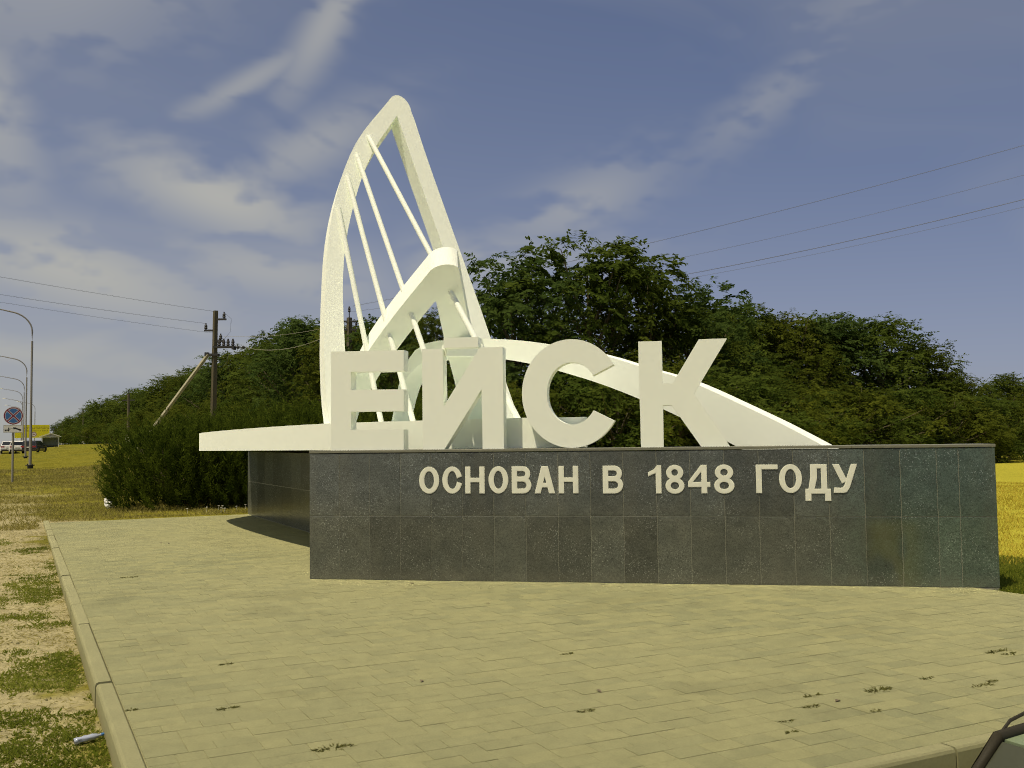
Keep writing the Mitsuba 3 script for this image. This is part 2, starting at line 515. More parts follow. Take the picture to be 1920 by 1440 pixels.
order = sorted(range(len(blocks)), key=lambda i: -size_seen(blocks[i]))
single, mass = order[:300], order[300:]
variants = {}
TONES = 7


def block_mesh(L, tone):
    m = bevel_box(L - 0.0022, ROW - 0.0022, 0.045, 0.0012)
    return m, np.full((len(m.vertices), 2), tone)


for i in single:
    t, n, L, tone, dz = blocks[i]
    kk = (round(L, 3), int(tone * TONES))
    if kk not in variants:
        m, uv = block_mesh(L, (kk[1] + 0.5) / TONES)
        variants[kk] = mikit.ply(m, 'paver', uv=uv)
    part('paver', variants[kk], None, pave, to_world=T4([[*map(float, r)] for r in frame_matrix(NR, TR, UP, tn(t, n, -0.045 + dz))]))
vs, fs, us, off = [], [], [], 0
for i in mass:
    t, n, L, tone, dz = blocks[i]
    m, uv = block_mesh(L, tone)
    v = m.vertices @ np.stack([NR, TR, UP]) + tn(t, n, -0.045 + dz)
    vs.append(v); fs.append(m.faces + off); us.append(uv); off += len(v)
part('paving_blocks', (np.vstack(vs), np.vstack(fs)), 'paver', pave, stuff=True, uv=np.vstack(us))

# kerbstones along the left side and the near side
kerb = key('kerb')
labels[kerb] = {'kind': 'structure'}


def kerbstone(L, w=0.085, h=0.24):
    p = Polygon([(-w / 2, -h), (w / 2, -h), (w / 2, -0.006), (w / 2 - 0.006, 0), (-w / 2 + 0.018, 0), (-w / 2 + 0.006, -0.006), (-w / 2, -0.018)])
    m = trimesh.creation.extrude_polygon(p, L, engine='earcut')
    m.apply_transform(np.array([[1, 0, 0, 0], [0, 0, 1, 0], [0, 1, 0, 0], [0, 0, 0, 1.0]]))
    m.invert()
    return m


ks = mikit.ply(kerbstone(0.992), 'kerb_concrete', smooth=20)
kr = random.Random(3)
for i in range(17):
    t = T0 - 0.09 + i
    if t + 1 > T1 + 0.8:
        break
    o = tn(t, N0 - 0.045 + kr.uniform(-0.004, 0.004), 0.004 + kr.uniform(-0.006, 0.006))
    part('kerbstone', ks, None, kerb, to_world=T4([[*map(float, r)] for r in frame_matrix(NR, TR, UP, o)]))
for i in range(8):
    o = tn(T0 - 0.045 + kr.uniform(-0.003, 0.003), N0 + i * 1.0 + 0.04, 0.004 + kr.uniform(-0.003, 0.003))
    part('kerbstone', ks, None, kerb, to_world=T4([[*map(float, r)] for r in frame_matrix(-TR * -1, NR, UP, o)]))

# ------------------------------------------------------------------ granite wall
WALL_H, WALL_T, WALL_L = 1.20, 0.45, 6.18
wall = thing('granite_wall', 'long low wall clad in dark speckled granite slabs with raised cream lettering', 'wall')


def wall_m(s0, s1, q0, q1, z0, z1):
    """Box in the wall's own axes: s along the wall, q behind its face, z up."""
    m = bx(s0, s1, q0, q1, z0, z1)
    m.apply_transform(frame_matrix(WD, -WN, UP, W0))
    return m


part('core', wall_m(0.004, WALL_L - 0.004, 0.004, WALL_T - 0.004, -0.2, WALL_H - 0.008), 'grout', wall)
joints = [0.3 * i for i in range(20)] + [5.88, WALL_L]
joints[19], joints[20] = 5.70, 5.88
wr = random.Random(8)


def granite_slab(s0, s1, z0, z1, org, ex, out, tone, th=0.022):
    g = 0.0021
    m = bevel_box(s1 - s0 - 2 * g, z1 - z0 - 2 * g, th, 0.0012)
    m.apply_transform(frame_matrix(ex, UP, out, org + ex * (s0 + s1) / 2 + UP * (z0 + z1) / 2))
    return mikit.ply(m, 'granite', uv=np.full((len(m.vertices), 2), tone))


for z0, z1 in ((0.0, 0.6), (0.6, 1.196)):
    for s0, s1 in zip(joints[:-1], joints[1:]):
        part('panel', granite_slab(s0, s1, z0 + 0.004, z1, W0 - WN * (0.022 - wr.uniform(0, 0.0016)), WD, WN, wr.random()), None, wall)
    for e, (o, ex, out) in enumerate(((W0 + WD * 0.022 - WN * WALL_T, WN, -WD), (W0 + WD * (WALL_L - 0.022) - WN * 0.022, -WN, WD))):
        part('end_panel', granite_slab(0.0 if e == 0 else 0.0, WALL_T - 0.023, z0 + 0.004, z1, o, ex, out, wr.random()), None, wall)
cap_s = [-0.005, 1.25, 2.50, 3.75, 5.0, WALL_L + 0.005]
for s0, s1 in zip(cap_s[:-1], cap_s[1:]):
    m = bevel_box(s1 - s0 - 0.003, WALL_T + 0.012, 0.024, 0.003)
    m.apply_transform(frame_matrix(WD, -WN, UP, W0 + WD * (s0 + s1) / 2 - WN * (WALL_T / 2) + UP * (WALL_H + 0.0005)))
    part('coping', mikit.ply(m, 'granite_cap'), None, wall)

# raised lettering on the wall
def ring(w, h, k):
    e = affinity.scale(Point(0, 0).buffer(1, 24), w / 2, h / 2)
    i = affinity.scale(Point(0, 0).buffer(1, 24), w / 2 - k, h / 2 - k * 0.88)
    return affinity.translate(e.difference(i), w / 2, h / 2)


def bowl(w, y0, y1, k, x0=0.0):
    r = (y1 - y0) / 2
    o = sbox(x0, y0, w - r, y1).union(affinity.scale(Point(w - r, y0 + r).buffer(r, 20), min(1, (w - x0) / r), 1))
    i = sbox(x0 + k, y0 + k * 0.9, w - r, y1 - k * 0.9).union(Point(w - r, y0 + r).buffer(r - k * 0.92, 20))
    return o, i


def glyph(c, w, h, k):
    if c in 'ОO0':
        return ring(w, h, k)
    if c == 'С':
        r = ring(w, h, k)
        return r.difference(Polygon([(w * 0.52, h * 0.5), (w * 1.6, h * 0.80), (w * 1.6, h * 0.20)]))
    if c == 'Н':
        return sbox(0, 0, k, h).union(sbox(w - k, 0, w, h)).union(sbox(0, h * 0.5 - k * 0.42, w, h * 0.5 + k * 0.42))
    if c == 'В':
        m = h * 0.53
        a, ai = bowl(w, 0, m + k * 0.42, k)
        b, bi = bowl(w * 0.95, m - k * 0.42, h, k)
        return a.union(b).union(sbox(0, 0, k, h)).difference(ai).difference(bi)
    if c == 'А':
        d = k * 1.1
        o = Polygon([(0, 0), (w / 2 - d * 0.55, h), (w / 2 + d * 0.55, h), (w, 0)])
        f = lambda y: (w / 2 - d * 0.55) * y / h
        y0, y1 = h * 0.22, h * 0.22 + k * 0.82
        cut1 = Polygon([(d, -1e-3), (f(y0) + d, y0), (w - f(y0) - d, y0), (w - d, -1e-3)])
        ya = h * (w / 2 - d) / (w / 2 - d * 0.55)
        cut2 = Polygon([(f(y1) + d, y1), (w / 2, ya), (w - f(y1) - d, y1)])
        return o.difference(cut1).difference(cut2)
    if c == '1':
        return Polygon([(w - k, 0), (w, 0), (w, h), (w - k * 0.75, h), (w - k * 1.3, h * 0.86), (0, h * 0.75), (0, h * 0.60), (w - k, h * 0.72)])
    if c == '8':
        r1, r2 = w * 0.46, w * 0.5
        h2 = h * 0.56
        a = affinity.translate(affinity.scale(Point(0, 0).buffer(1, 24), w / 2, h2 / 2), w / 2, h2 / 2)
        b = affinity.translate(affinity.scale(Point(0, 0).buffer(1, 24), w * 0.455, h * 0.265), w / 2, h * 0.735)
        ai = affinity.translate(affinity.scale(Point(0, 0).buffer(1, 20), w / 2 - k * 0.95, h2 / 2 - k * 0.82), w / 2, h2 / 2)
        bi = affinity.translate(affinity.scale(Point(0, 0).buffer(1, 20), w * 0.455 - k * 0.95, h * 0.265 - k * 0.8), w / 2, h * 0.735)
        return a.union(b).difference(ai).difference(bi)
    if c == '4':
        x = w * 0.60
        o = Polygon([(x, 0), (x + k, 0), (x + k, h * 0.22), (w, h * 0.22), (w, h * 0.40), (x + k, h * 0.40), (x + k, h), (x - k * 0.05, h), (0, h * 0.41), (0, h * 0.22), (x, h * 0.22)])
        return o.difference(Polygon([(k * 0.85, h * 0.40), (x, h * 0.40), (x, h * 0.76)]))
    if c == 'Г':
        return sbox(0, 0, k, h).union(sbox(0, h - k * 0.85, w, h))
    if c == 'Д':
        b = h * 0.22                     # the feet hang below the base line
        hh = h - b
        bar = sbox(0, b - k * 0.15, w, b + k * 0.72)
        feet = sbox(0, 0, k * 1.0, b + k * 0.3).union(sbox(w - k * 1.0, 0, w, b + k * 0.3))
        body = Polygon([(w * 0.10, b), (w * 0.20, h * 0.62), (w * 0.21, h), (w * 0.86, h), (w * 0.86, b)])
        hole = Polygon([(w * 0.10 + k * 1.15, b + k * 0.72), (w * 0.47, h * 0.62), (w * 0.475, h - k * 0.75), (w * 0.86 - k, h - k * 0.75), (w * 0.86 - k, b + k * 0.72)])
        return body.difference(hole).union(bar).union(feet)
    if c == 'У':
        arm = LineString([(w * 0.09, h * 1.1), (w * 0.50, h * 0.37)]).buffer(k * 0.52, cap_style=2)
        stem = LineString([(w * 0.93, h * 1.1), (w * 0.60, h * 0.25), (w * 0.50, h * 0.115), (w * 0.34, h * 0.075), (w * 0.06, h * 0.10)]).buffer(k * 0.5, cap_style=2, join_style=1)
        return arm.union(stem).intersection(sbox(-0.01, 0, w + 0.01, h))


TEXT = [('О', 1.087, 1.281, 0.811, 1.064), ('С', 1.312, 1.502, 0.811, 1.064), ('Н', 1.531, 1.716, 0.811, 1.062), ('О', 1.754, 1.940, 0.811, 1.064), ('В', 1.973, 2.156, 0.811, 1.062),
        ('А', 2.186, 2.376, 0.811, 1.062), ('Н', 2.410, 2.592, 0.811, 1.062), ('В', 2.816, 3.000, 0.809, 1.062), ('1', 3.226, 3.345, 0.808, 1.063), ('8', 3.381, 3.549, 0.805, 1.065),
        ('4', 3.582, 3.778, 0.808, 1.063), ('8', 3.812, 3.989, 0.805, 1.065), ('Г', 4.178, 4.367, 0.809, 1.062), ('О', 4.377, 4.573, 0.809, 1.064), ('Д', 4.599, 4.816, 0.739, 1.062), ('У', 4.830, 5.039, 0.809, 1.062)]
for c, s0, s1, z0, z1 in TEXT:
    g = glyph(c, s1 - s0, z1 - z0, 0.050).buffer(0)
    org = W0 + WD * s0 + UP * z0
    m = cat([prism(g, 0.008, org + WN * 0.0065, WD, UP), prism(g.buffer(-0.003, join_style=2), 0.004, org + WN * 0.0082, WD, UP), prism(g.buffer(-0.006, join_style=2), 0.004, org + WN * 0.0095, WD, UP)])
    part('letter', m, 'cream_letter', wall)

# ------------------------------------------------------------------ four big letters standing on the wall
SET, BIG = 0.045, 0.16
BO = W0 - WN * SET


def arc(cx, cy, rx, ry, a0, a1, n=40):
    a = np.radians(np.linspace(a0, a1, n))
    return list(zip(cx + rx * np.cos(a), cy + ry * np.sin(a)))


E_PTS = [(0.200, 2.181), (0.929, 2.178), (0.928, 1.978), (0.401, 1.979), (0.402, 1.806), (0.928, 1.802), (0.927, 1.594), (0.401, 1.595), (0.401, 1.421), (0.925, 1.418), (0.925, 1.2255), (0.200, 1.2255)]
I_PTS = [(1.109, 2.181), (1.312, 2.180), (1.316, 1.628), (1.672, 2.182), (1.891, 2.181), (1.894, 1.2255), (1.690, 1.2255), (1.685, 1.785), (1.322, 1.2255), (1.112, 1.2255)]
K_PTS = [(3.157, 2.196), (3.371, 2.196), (3.371, 1.806), (3.462, 1.804), (3.706, 2.202), (3.957, 2.202), (3.652, 1.705), (3.962, 1.2255), (3.707, 1.2255), (3.451, 1.606), (3.371, 1.606), (3.371, 1.2255), (3.166, 1.2255)]
co = arc(2.533, 1.731, 0.463, 0.505, 31, 329, 64)
ci = arc(2.541, 1.732, 0.236, 0.289, 326, 34, 56)
C_PTS = co + ci
for name, pts, lab in (('Е', E_PTS, 'large white block letter Е, leftmost of the four letters on the granite wall'),
                       ('Й', I_PTS, 'large white block letter Й with a straight breve bar, second letter on the wall'),
                       ('С', C_PTS, 'large white round letter С, third letter on the granite wall'),
                       ('К', K_PTS, 'large white block letter К, rightmost letter on the granite wall')):
    k = thing('block_letter', lab, 'letter', 'letters standing on the granite wall')
    m = prism(Polygon(pts).buffer(0), BIG, BO, WD, UP)
    part('body', m, 'white_paint', k, smooth=30)
    if name == 'Й':
        bar = prism(sbox(1.322, 2.186, 1.655, 2.283), BIG - 0.01, BO - WN * 0.003, WD, UP)
        part('breve', bar, 'white_paint', k)
        [part('breve_pin', bx(-.02, .02, -.02, .02, 0, .1).apply_transform(frame_matrix(WD, -WN, UP, BO + WD * s - WN * 0.08 + UP * 2.12)), 'white_paint', k) for s in (1.31, 1.668)]

# ------------------------------------------------------------------ sail sculpture behind the wall
LARGE_SAIL_ORIGIN = [-2.105, 11.2, 1.499]
LARGE_SAIL_NORMAL = [0.34, -0.901, 0.27]
LARGE_SAIL = [[0.041, -0.019], [0.022, 0.142], [0.011, 0.306], [0.006, 0.471], [0.006, 0.639], [0.01, 0.809], [0.016, 0.98], [0.025, 1.153], [0.036, 1.327], [0.048, 1.504], [0.063, 1.682], [0.078, 1.862], [0.095, 2.044], [0.115, 2.228], [0.141, 2.413], [0.175, 2.601], [0.216, 2.789], [0.266, 2.979], [0.323, 3.17], [0.388, 3.361], [0.463, 3.552], [0.553, 3.74], [0.66, 3.922], [0.782, 4.096], [0.911, 4.269], [1.039, 4.447], [1.073, 4.492], [1.119, 4.518], [1.166, 4.519], [1.207, 4.501], [1.243, 4.473], [1.271, 4.436], [1.293, 4.393], [1.307, 4.345], [1.315, 4.294], [1.352, 4.161], [1.439, 3.761], [1.534, 3.36], [1.724, 2.597], [1.894, 1.92], [1.998, 1.501], [2.089, 1.109], [2.232, 0.514], [2.341, 0.061], [2.12, 0.062], [1.869, 1.103], [1.516, 2.582], [1.302, 3.439], [1.122, 4.198], [1.115, 4.205], [0.983, 4.0], [0.853, 3.799], [0.743, 3.59], [0.649, 3.377], [0.569, 3.163], [0.5, 2.95], [0.439, 2.737], [0.386, 2.527], [0.343, 2.318], [0.31, 2.11], [0.287, 1.905], [0.273, 1.702], [0.265, 1.502], [0.26, 1.304], [0.258, 1.108], [0.257, 0.915], [0.262, 0.724], [0.269, 0.535], [0.278, 0.348], [0.286, 0.163], [0.291, -0.021]]
MIDDLE_SAIL_ORIGIN = [-2.106, 12.15, 1.546]
MIDDLE_SAIL_NORMAL = [0.068, -0.74, -0.669]
MIDDLE_SAIL = [[-0.053, -0.025], [0.002, 0.155], [0.059, 0.33], [0.119, 0.5], [0.182, 0.666], [0.248, 0.826], [0.317, 0.982], [0.392, 1.13], [0.473, 1.27], [0.556, 1.405], [0.64, 1.536], [0.724, 1.664], [0.809, 1.79], [0.893, 1.913], [0.977, 2.034], [1.06, 2.153], [1.089, 2.197], [1.126, 2.231], [1.168, 2.255], [1.213, 2.271], [1.259, 2.278], [1.306, 2.278], [1.353, 2.268], [1.394, 2.243], [1.409, 2.189], [1.472, 1.829], [1.531, 1.498], [1.604, 1.107], [1.802, -0.006], [1.496, -0.002], [1.401, 0.545], [1.312, 0.951], [1.252, 1.263], [1.158, 1.777], [1.145, 1.792], [1.064, 1.673], [0.982, 1.552], [0.901, 1.428], [0.82, 1.302], [0.74, 1.172], [0.66, 1.039], [0.581, 0.903], [0.502, 0.763], [0.427, 0.617], [0.357, 0.464], [0.287, 0.309], [0.221, 0.147], [0.174, -0.028]]
LOW_ARCH_ORIGIN = [-1.432, 11.9, 1.546]
LOW_ARCH_NORMAL = [-0.525, -0.851, 0.0]
LOW_ARCH = [[-0.041, -0.038], [-0.002, 0.117], [0.035, 0.272], [0.078, 0.425], [0.133, 0.575], [0.211, 0.717], [0.326, 0.839], [0.488, 0.915], [0.676, 0.936], [0.864, 0.938], [1.048, 0.934], [1.23, 0.925], [1.409, 0.911], [1.585, 0.893], [1.757, 0.872], [1.926, 0.847], [2.092, 0.817], [2.254, 0.784], [2.414, 0.75], [2.57, 0.715], [2.723, 0.676], [2.872, 0.632], [3.017, 0.583], [3.159, 0.534], [3.301, 0.488], [3.441, 0.446], [3.579, 0.404], [3.712, 0.357], [3.841, 0.303], [3.967, 0.246], [4.089, 0.188], [4.209, 0.129], [4.328, 0.071], [4.445, 0.014], [4.56, -0.043], [4.673, -0.1], [4.783, -0.159], [4.892, -0.218], [4.998, -0.277], [5.103, -0.336], [5.207, -0.395], [5.309, -0.453], [4.499, -0.463], [4.388, -0.401], [4.275, -0.34], [4.159, -0.279], [4.042, -0.218], [3.923, -0.155], [3.802, -0.093], [3.678, -0.032], [3.551, 0.028], [3.421, 0.087], [3.289, 0.144], [3.153, 0.2], [3.015, 0.256], [2.874, 0.31], [2.729, 0.362], [2.581, 0.411], [2.43, 0.458], [2.275, 0.505], [2.117, 0.55], [1.956, 0.592], [1.791, 0.629], [1.621, 0.661], [1.447, 0.688], [1.271, 0.711], [1.09, 0.731], [0.906, 0.744], [0.719, 0.747], [0.533, 0.727], [0.366, 0.656], [0.229, 0.55], [0.13, 0.418], [0.069, 0.269], [0.022, 0.117], [-0.008, -0.038]]
RODS = [[[-2.115, 12.003, 4.188], [-1.495, 11.3, 1.49]], [[-2.03, 12.164, 4.616], [-1.088, 10.9, 1.49]], [[-1.929, 12.294, 4.924], [-0.674, 10.5, 1.49]], [[-1.8, 12.427, 5.203], [0.072, 10.05, 1.49]]]

sculpture = thing('sail_sculpture', 'tall white sculpture of curved open sails with slanting rods on a boat deck', 'sculpture')


def sail_frame(n):
    n = nrm(n)
    a = nrm(np.cross(UP, n))
    return a, np.cross(n, a), n


def sail(name, pts, origin, normal, depth, label=None):
    a, b, n = sail_frame(normal)
    return part(name, prism(Polygon(pts).buffer(0), depth, np.array(origin), a, b), 'sail_paint', sculpture, smooth=28)


sail('large_sail', LARGE_SAIL, LARGE_SAIL_ORIGIN, LARGE_SAIL_NORMAL, 0.32)
sail('middle_sail', MIDDLE_SAIL, MIDDLE_SAIL_ORIGIN, MIDDLE_SAIL_NORMAL, 0.37)
sail('low_sail', LOW_ARCH, LOW_ARCH_ORIGIN, LOW_ARCH_NORMAL, 0.36)
for p, q in RODS:
    part('rod', tube([p, q], 0.031, 14), 'sail_paint', sculpture, smooth=40)

# deck: boat-shaped slab, side running back to the left
side = [(0.70, 9.36), (0.40, 9.38), (0.11, 9.44), (-0.42, 9.68), (-0.99, 10.02), (-1.63, 10.42), (-2.10, 10.86), (-2.62, 11.56), (-3.20, 12.46), (-3.80, 13.50), (-4.37, 14.55), (-4.80, 15.42), (-5.12, 16.15), (-5.22, 16.45)]
from scipy.interpolate import CubicSpline
sp = np.array(side)
tt = np.r_[0, np.cumsum(np.hypot(*np.diff(sp, axis=0).T))]
sc = CubicSpline(tt, sp)(np.linspace(0, tt[-1], 60))
back = [(-5.22, 16.75), (-5.05, 17.6), (-4.6, 18.9), (-3.6, 18.6), (-2.2, 16.6), (-0.9, 14.7), (0.2, 13.2), (0.72, 11.9), (0.76, 10.6), (0.73, 9.75), (0.715, 9.45)]
DECK = np.vstack([sc, back])
dk = trimesh.creation.extrude_polygon(Polygon(DECK).buffer(-0.01).buffer(0.01), 0.288, engine='earcut')
dk.vertices[:, 2] += 1.228 - 0.0064 * (dk.vertices[:, 1] - 9.43)
part('deck', dk, 'sail_paint', sculpture, smooth=25)

# granite pedestal under the deck
ped = part('pedestal', prism(Polygon([(0, 0), (0, 9.2), (1.0, 9.0), (1.9, 1.0), (1.2, -0.2)]), 1.30, tn(9.3, 3.79 + 0.004, 1.140), NR, TR), 'grout', sculpture)
pr = random.Random(21)
for z0, z1 in ((0.0, 0.6), (0.6, 1.145)):
    for i in range(15):
        part('panel', granite_slab(0.6 * i, 0.6 * i + 0.6 + (0.2 if i == 14 else 0), z0 + 0.004, z1, tn(9.3, 3.79 + 0.022), TR, -NR, pr.random()), None, ped)
    for i in range(2):
        part('panel', granite_slab(-0.021 + 0.5 * i, 0.48 + 0.5 * i, z0 + 0.004, z1, tn(18.502, 3.79 + 0.022), NR, TR, pr.random()), None, ped)
# granite block behind the wall that carries the far foot of the low sail
part('plinth', prism(sbox(-0.42, -0.40, 0.42, 0.40), 1.30, W0 + WD * 4.62 - WN * 1.02 + UP * 1.10, WD, -WN), 'granite_cap', sculpture)

# ------------------------------------------------------------------ vegetation
def leaflets(base, axis, nrmv, L, W, tone):
    """Many rhombic leaflets at once: base points, unit axes, normals, lengths, widths -> vertices, faces, uv."""
    side = np.cross(axis, nrmv)
    side /= np.linalg.norm(side, axis=1, keepdims=True) + 1e-9
    L, W = L[:, None], W[:, None]
    droop = nrmv * (-0.10 * L)
    v = np.stack([base, base + axis * L * 0.45 + side * W * 0.5, base + axis * L + droop, base + axis * L * 0.45 - side * W * 0.5], 1).reshape(-1, 3)
    i = 4 * np.arange(len(base))
    f = np.vstack([np.stack([i, i + 1, i + 2], 1), np.stack([i, i + 2, i + 3], 1)])
    uv = np.repeat(np.stack([tone, 0 * tone], 1), 4, 0)
    return v, f, uv


def unit(v):
    return v / (np.linalg.norm(v, axis=1, keepdims=True) + 1e-9)


def sprays(rs, centre, out, n_leaf, spray_len, leaf_len, leaf_w, tone, facing):
    """Compound leaves: at each centre a drooping rachis along out with n_leaf leaflets in pairs."""
    N = len(centre)
    k = np.arange(n_leaf)
    frac = (k // 2 + 0.6) / (n_leaf / 2)
    sgn = np.where(k % 2 == 0, 1.0, -1.0)
    sl = spray_len * rs.uniform(0.7, 1.25, N)
    down = np.array([0, 0, -1.0])
    side = unit(np.cross(out, down + 0.05))
    pos = centre[:, None] + out[:, None] * (frac[None, :, None] * sl[:, None, None]) + down * (0.45 * frac[None, :, None] ** 2 * sl[:, None, None])
    ax = side[:, None] * sgn[None, :, None] * 0.85 + out[:, None] * 0.45 + down * rs.uniform(0.0, 0.7, (N, n_leaf, 1)) + rs.normal(0, 0.18, (N, n_leaf, 3))
    ax = unit(ax.reshape(-1, 3))
    nn = unit(np.repeat(facing, n_leaf, 0) * 0.9 + np.array([0, 0, 0.45]) + rs.normal(0, 0.38, (N * n_leaf, 3)))
    tn_ = np.clip(np.repeat(tone, n_leaf) + rs.normal(0, 0.10, N * n_leaf), 0, 1)
    M = N * n_leaf
    return leaflets(pos.reshape(-1, 3), ax, nn, leaf_len * rs.uniform(0.75, 1.2, M), leaf_w * rs.uniform(0.8, 1.2, M), tn_)


def make_tree(seed, H, Wd, low, n_clump, n_spray, n_leaf, leaf, loose=1.0):
    """Trunk with tapering limbs and a crown of leaf clumps at their ends. Returns (wood mesh, crown arrays)."""
    rs = np.random.RandomState(seed)
    wood = []
    tips, radius = [], []
    lean = rs.normal(0, 0.05, 2)
    trunk = [np.array([0, 0, -0.3]), np.array([lean[0], lean[1], H * 0.22]), np.array([lean[0] * 3, lean[1] * 3, H * 0.55]), np.array([lean[0] * 4, lean[1] * 4, H * 0.86])]
    wood.append(tube(trunk, [H * 0.020, H * 0.016, H * 0.009, H * 0.003], 7))
    gold = 2.39996
    for i in range(n_clump):
        u = (i + 0.5) / n_clump
        z = low + (0.97 - low) * (u ** 0.85)
        prof = math.sin(math.pi * min(1, 0.16 + 0.82 * (z - low) / (1 - low))) ** 0.65
        ang = i * gold + rs.uniform(-0.5, 0.5)
        r = Wd * 0.5 * prof * rs.uniform(0.25, 1.2) * (1 + 0.25 * math.sin(ang * 2 + seed))
        rad_ = H * rs.uniform(0.055, 0.125) * loose
        tip = np.array([r * math.cos(ang), r * math.sin(ang), min(H * z + rs.normal(0, 0.03 * H), H - rad_ * 0.8)])
        if rs.uniform() < 0.16:                                 # shoots that stand out of the crown
            tip = tip * np.array([1.1, 1.1, 1.0]) + np.array([0, 0, H * rs.uniform(0.02, 0.075)])
            rad_ *= 0.62
        tips.append(tip)
        radius.append(rad_)
        if i % 2 == 0:
            zb = max(0.16 * H, tip[2] * rs.uniform(0.45, 0.7))
            s = np.interp(zb, [-0.3, H * 0.22, H * 0.55, H * 0.86], [0, 1, 2, 3])
            j = min(int(s), 2)
            b = trunk[j] + (trunk[j + 1] - trunk[j]) * (s - j)
            mid = b * 0.45 + tip * 0.55 + np.array([0, 0, -0.03 * H])
            wood.append(tube([b, mid, tip], [H * 0.0085, H * 0.0052, H * 0.0020], 5, caps=False))
    C = np.array(tips)
    rad = np.array(radius)
    wt = rad ** 2 / (rad ** 2).sum()
    which = rs.choice(n_clump, n_spray, p=wt)
    d = unit(rs.normal(0, 1, (n_spray, 3)) + np.array([0, 0, 0.45]))
    rr = rad[which] * rs.uniform(0.35, 1.0, n_spray) ** 0.6
    lump = 0.75 + 0.5 * meshkit.noise(d * 2.6 + which[:, None] * 7.3, seed)
    pos = C[which] + d * (rr * lump)[:, None] * np.array([1.1, 1.1, 0.85])
    keep = pos[:, 2] > 0.1
    pos, d, which = pos[keep], d[keep], which[keep]
    out = unit(d * np.array([1, 1, 0.7]) + rs.normal(0, 0.25, d.shape))
    tone = rs.uniform(0, 1, n_clump)[which] * 0.75 + rs.uniform(0, 0.35, len(pos))
    v, f, uv = sprays(rs, pos, out, n_leaf, leaf * 2.4, leaf, leaf * 0.45, tone, d)
    return cat(wood), (v, f, uv)


def tree_kit(seed, *a, leafmat='leaf_green', **k):
    w, (v, f, uv) = make_tree(seed, *a, **k)
    return mikit.ply(w, 'bark', smooth=50), mikit.ply((v, f), leafmat, uv=uv)


def plant(kind, label, catg, kit, x, y, s, rz, group=None, z=None):
    k = thing(kind, label, catg, group)
    tw = place(x, y, float(ground_z(x, y)) - 0.03 if z is None else z, rz, s)
    part('trunk', kit[0], None, k, to_world=tw)
    part('crown', kit[1], None, k, to_world=tw)
    return k


# near airy trees right behind the letters (unit height 1 = their true height, built at full size)
NEAR = [tree_kit(41 + i, 7.0, 5.6, 0.12, 50, 1150, 13, 0.185, 0.86, leafmat=('leaf_cool', 'leaf_green', 'leaf_dark')[i]) for i in range(3)]
MID = [tree_kit(61 + i, 8.0, 6.4, 0.05, 78, 2500, 9, 0.205, 1.05, leafmat=('leaf_green', 'leaf_dark', 'leaf_olive', 'leaf_cool')[i]) for i in range(4)]
FAR = [tree_kit(81 + i, 8.5, 7.2, 0.03, 55, 1100, 7, 0.36, 1.1, leafmat='leaf_green' if i != 1 else 'leaf_dark') for i in range(3)]
SHRUB = [tree_kit(91 + i, 3.0, 3.8, 0.05, 40, 1200, 9, 0.125, 1.3, leafmat=('leaf_green', 'leaf_olive', 'leaf_yellow')[i]) for i in range(3)]

tr = random.Random(77)
# (x, y, height) of the airy group behind the letters
for i, (x, y, h, lab) in enumerate([
        (0.1, 31.0, 7.0, 'airy green tree seen just right of the tall sail'),
        (2.5, 31.5, 7.7, 'tallest airy tree behind the letters with drooping leaf sprays against the sky'),
        (4.4, 33.0, 7.1, 'airy green tree at the right side of the tall leafy group behind the letters'),
        (6.3, 34.5, 6.7, 'lower rounded tree ending the tall leafy group, above the letter К'),
        (1.3, 35.5, 5.6, 'green tree standing behind the tallest airy tree'),
        (-2.4, 36.0, 5.9, 'green tree seen through the openings of the white sails'),
        (-4.6, 40.0, 6.3, 'green tree behind the left leg of the tall sail beside a concrete pole')]):
    plant('leafy_tree', lab, 'tree', NEAR[i % 3], x, y, h / 7.0, tr.uniform(0, 6.28))
# right-hand windbreak
ORD = ['first', 'second', 'third', 'fourth', 'fifth', 'sixth', 'seventh', 'eighth', 'ninth', 'tenth', 'eleventh', 'twelfth', 'thirteenth', 'fourteenth', 'fifteenth', 'sixteenth', 'seventeenth', 'eighteenth', 'nineteenth', 'twentieth', 'twenty-first']
RIGHT_LABELS = ['%s crown from the left in the front row of the right windbreak' % ORD[q] for q in range(7)] + ['tree in the back row of the right windbreak, above the letter К', 'tallest crown in the back row of the right windbreak', 'lowest rounded tree at the right end of the right windbreak']
for i, (x, y, h) in enumerate([(8.8, 46, 7.5), (11.3, 49, 8.0), (13.9, 50, 7.6), (16.6, 51, 7.8), (19.4, 52, 7.9), (21.7, 52.5, 6.6), (23.6, 53, 4.9), (12.6, 55, 8.7), (18.0, 57, 8.5), (25.2, 56, 4.3)]):
    plant('windbreak_tree', RIGHT_LABELS[i], 'tree', MID[i % 4], x, y, (h / 8.0, h / 8.0, h / 8.3), tr.uniform(0, 6.28), 'trees of the windbreak on the right')
for i, (x, y, h) in enumerate([(66.5, 138, 8.3), (70.0, 140, 9.6), (74.0, 141, 9.2), (79.0, 143, 9.0)]):
    plant('distant_tree', 'small far tree beyond the yellow field at the right edge', 'tree', FAR[i % 3], x, y, h / 8.5, tr.uniform(0, 6.28), 'far trees beyond the yellow field')
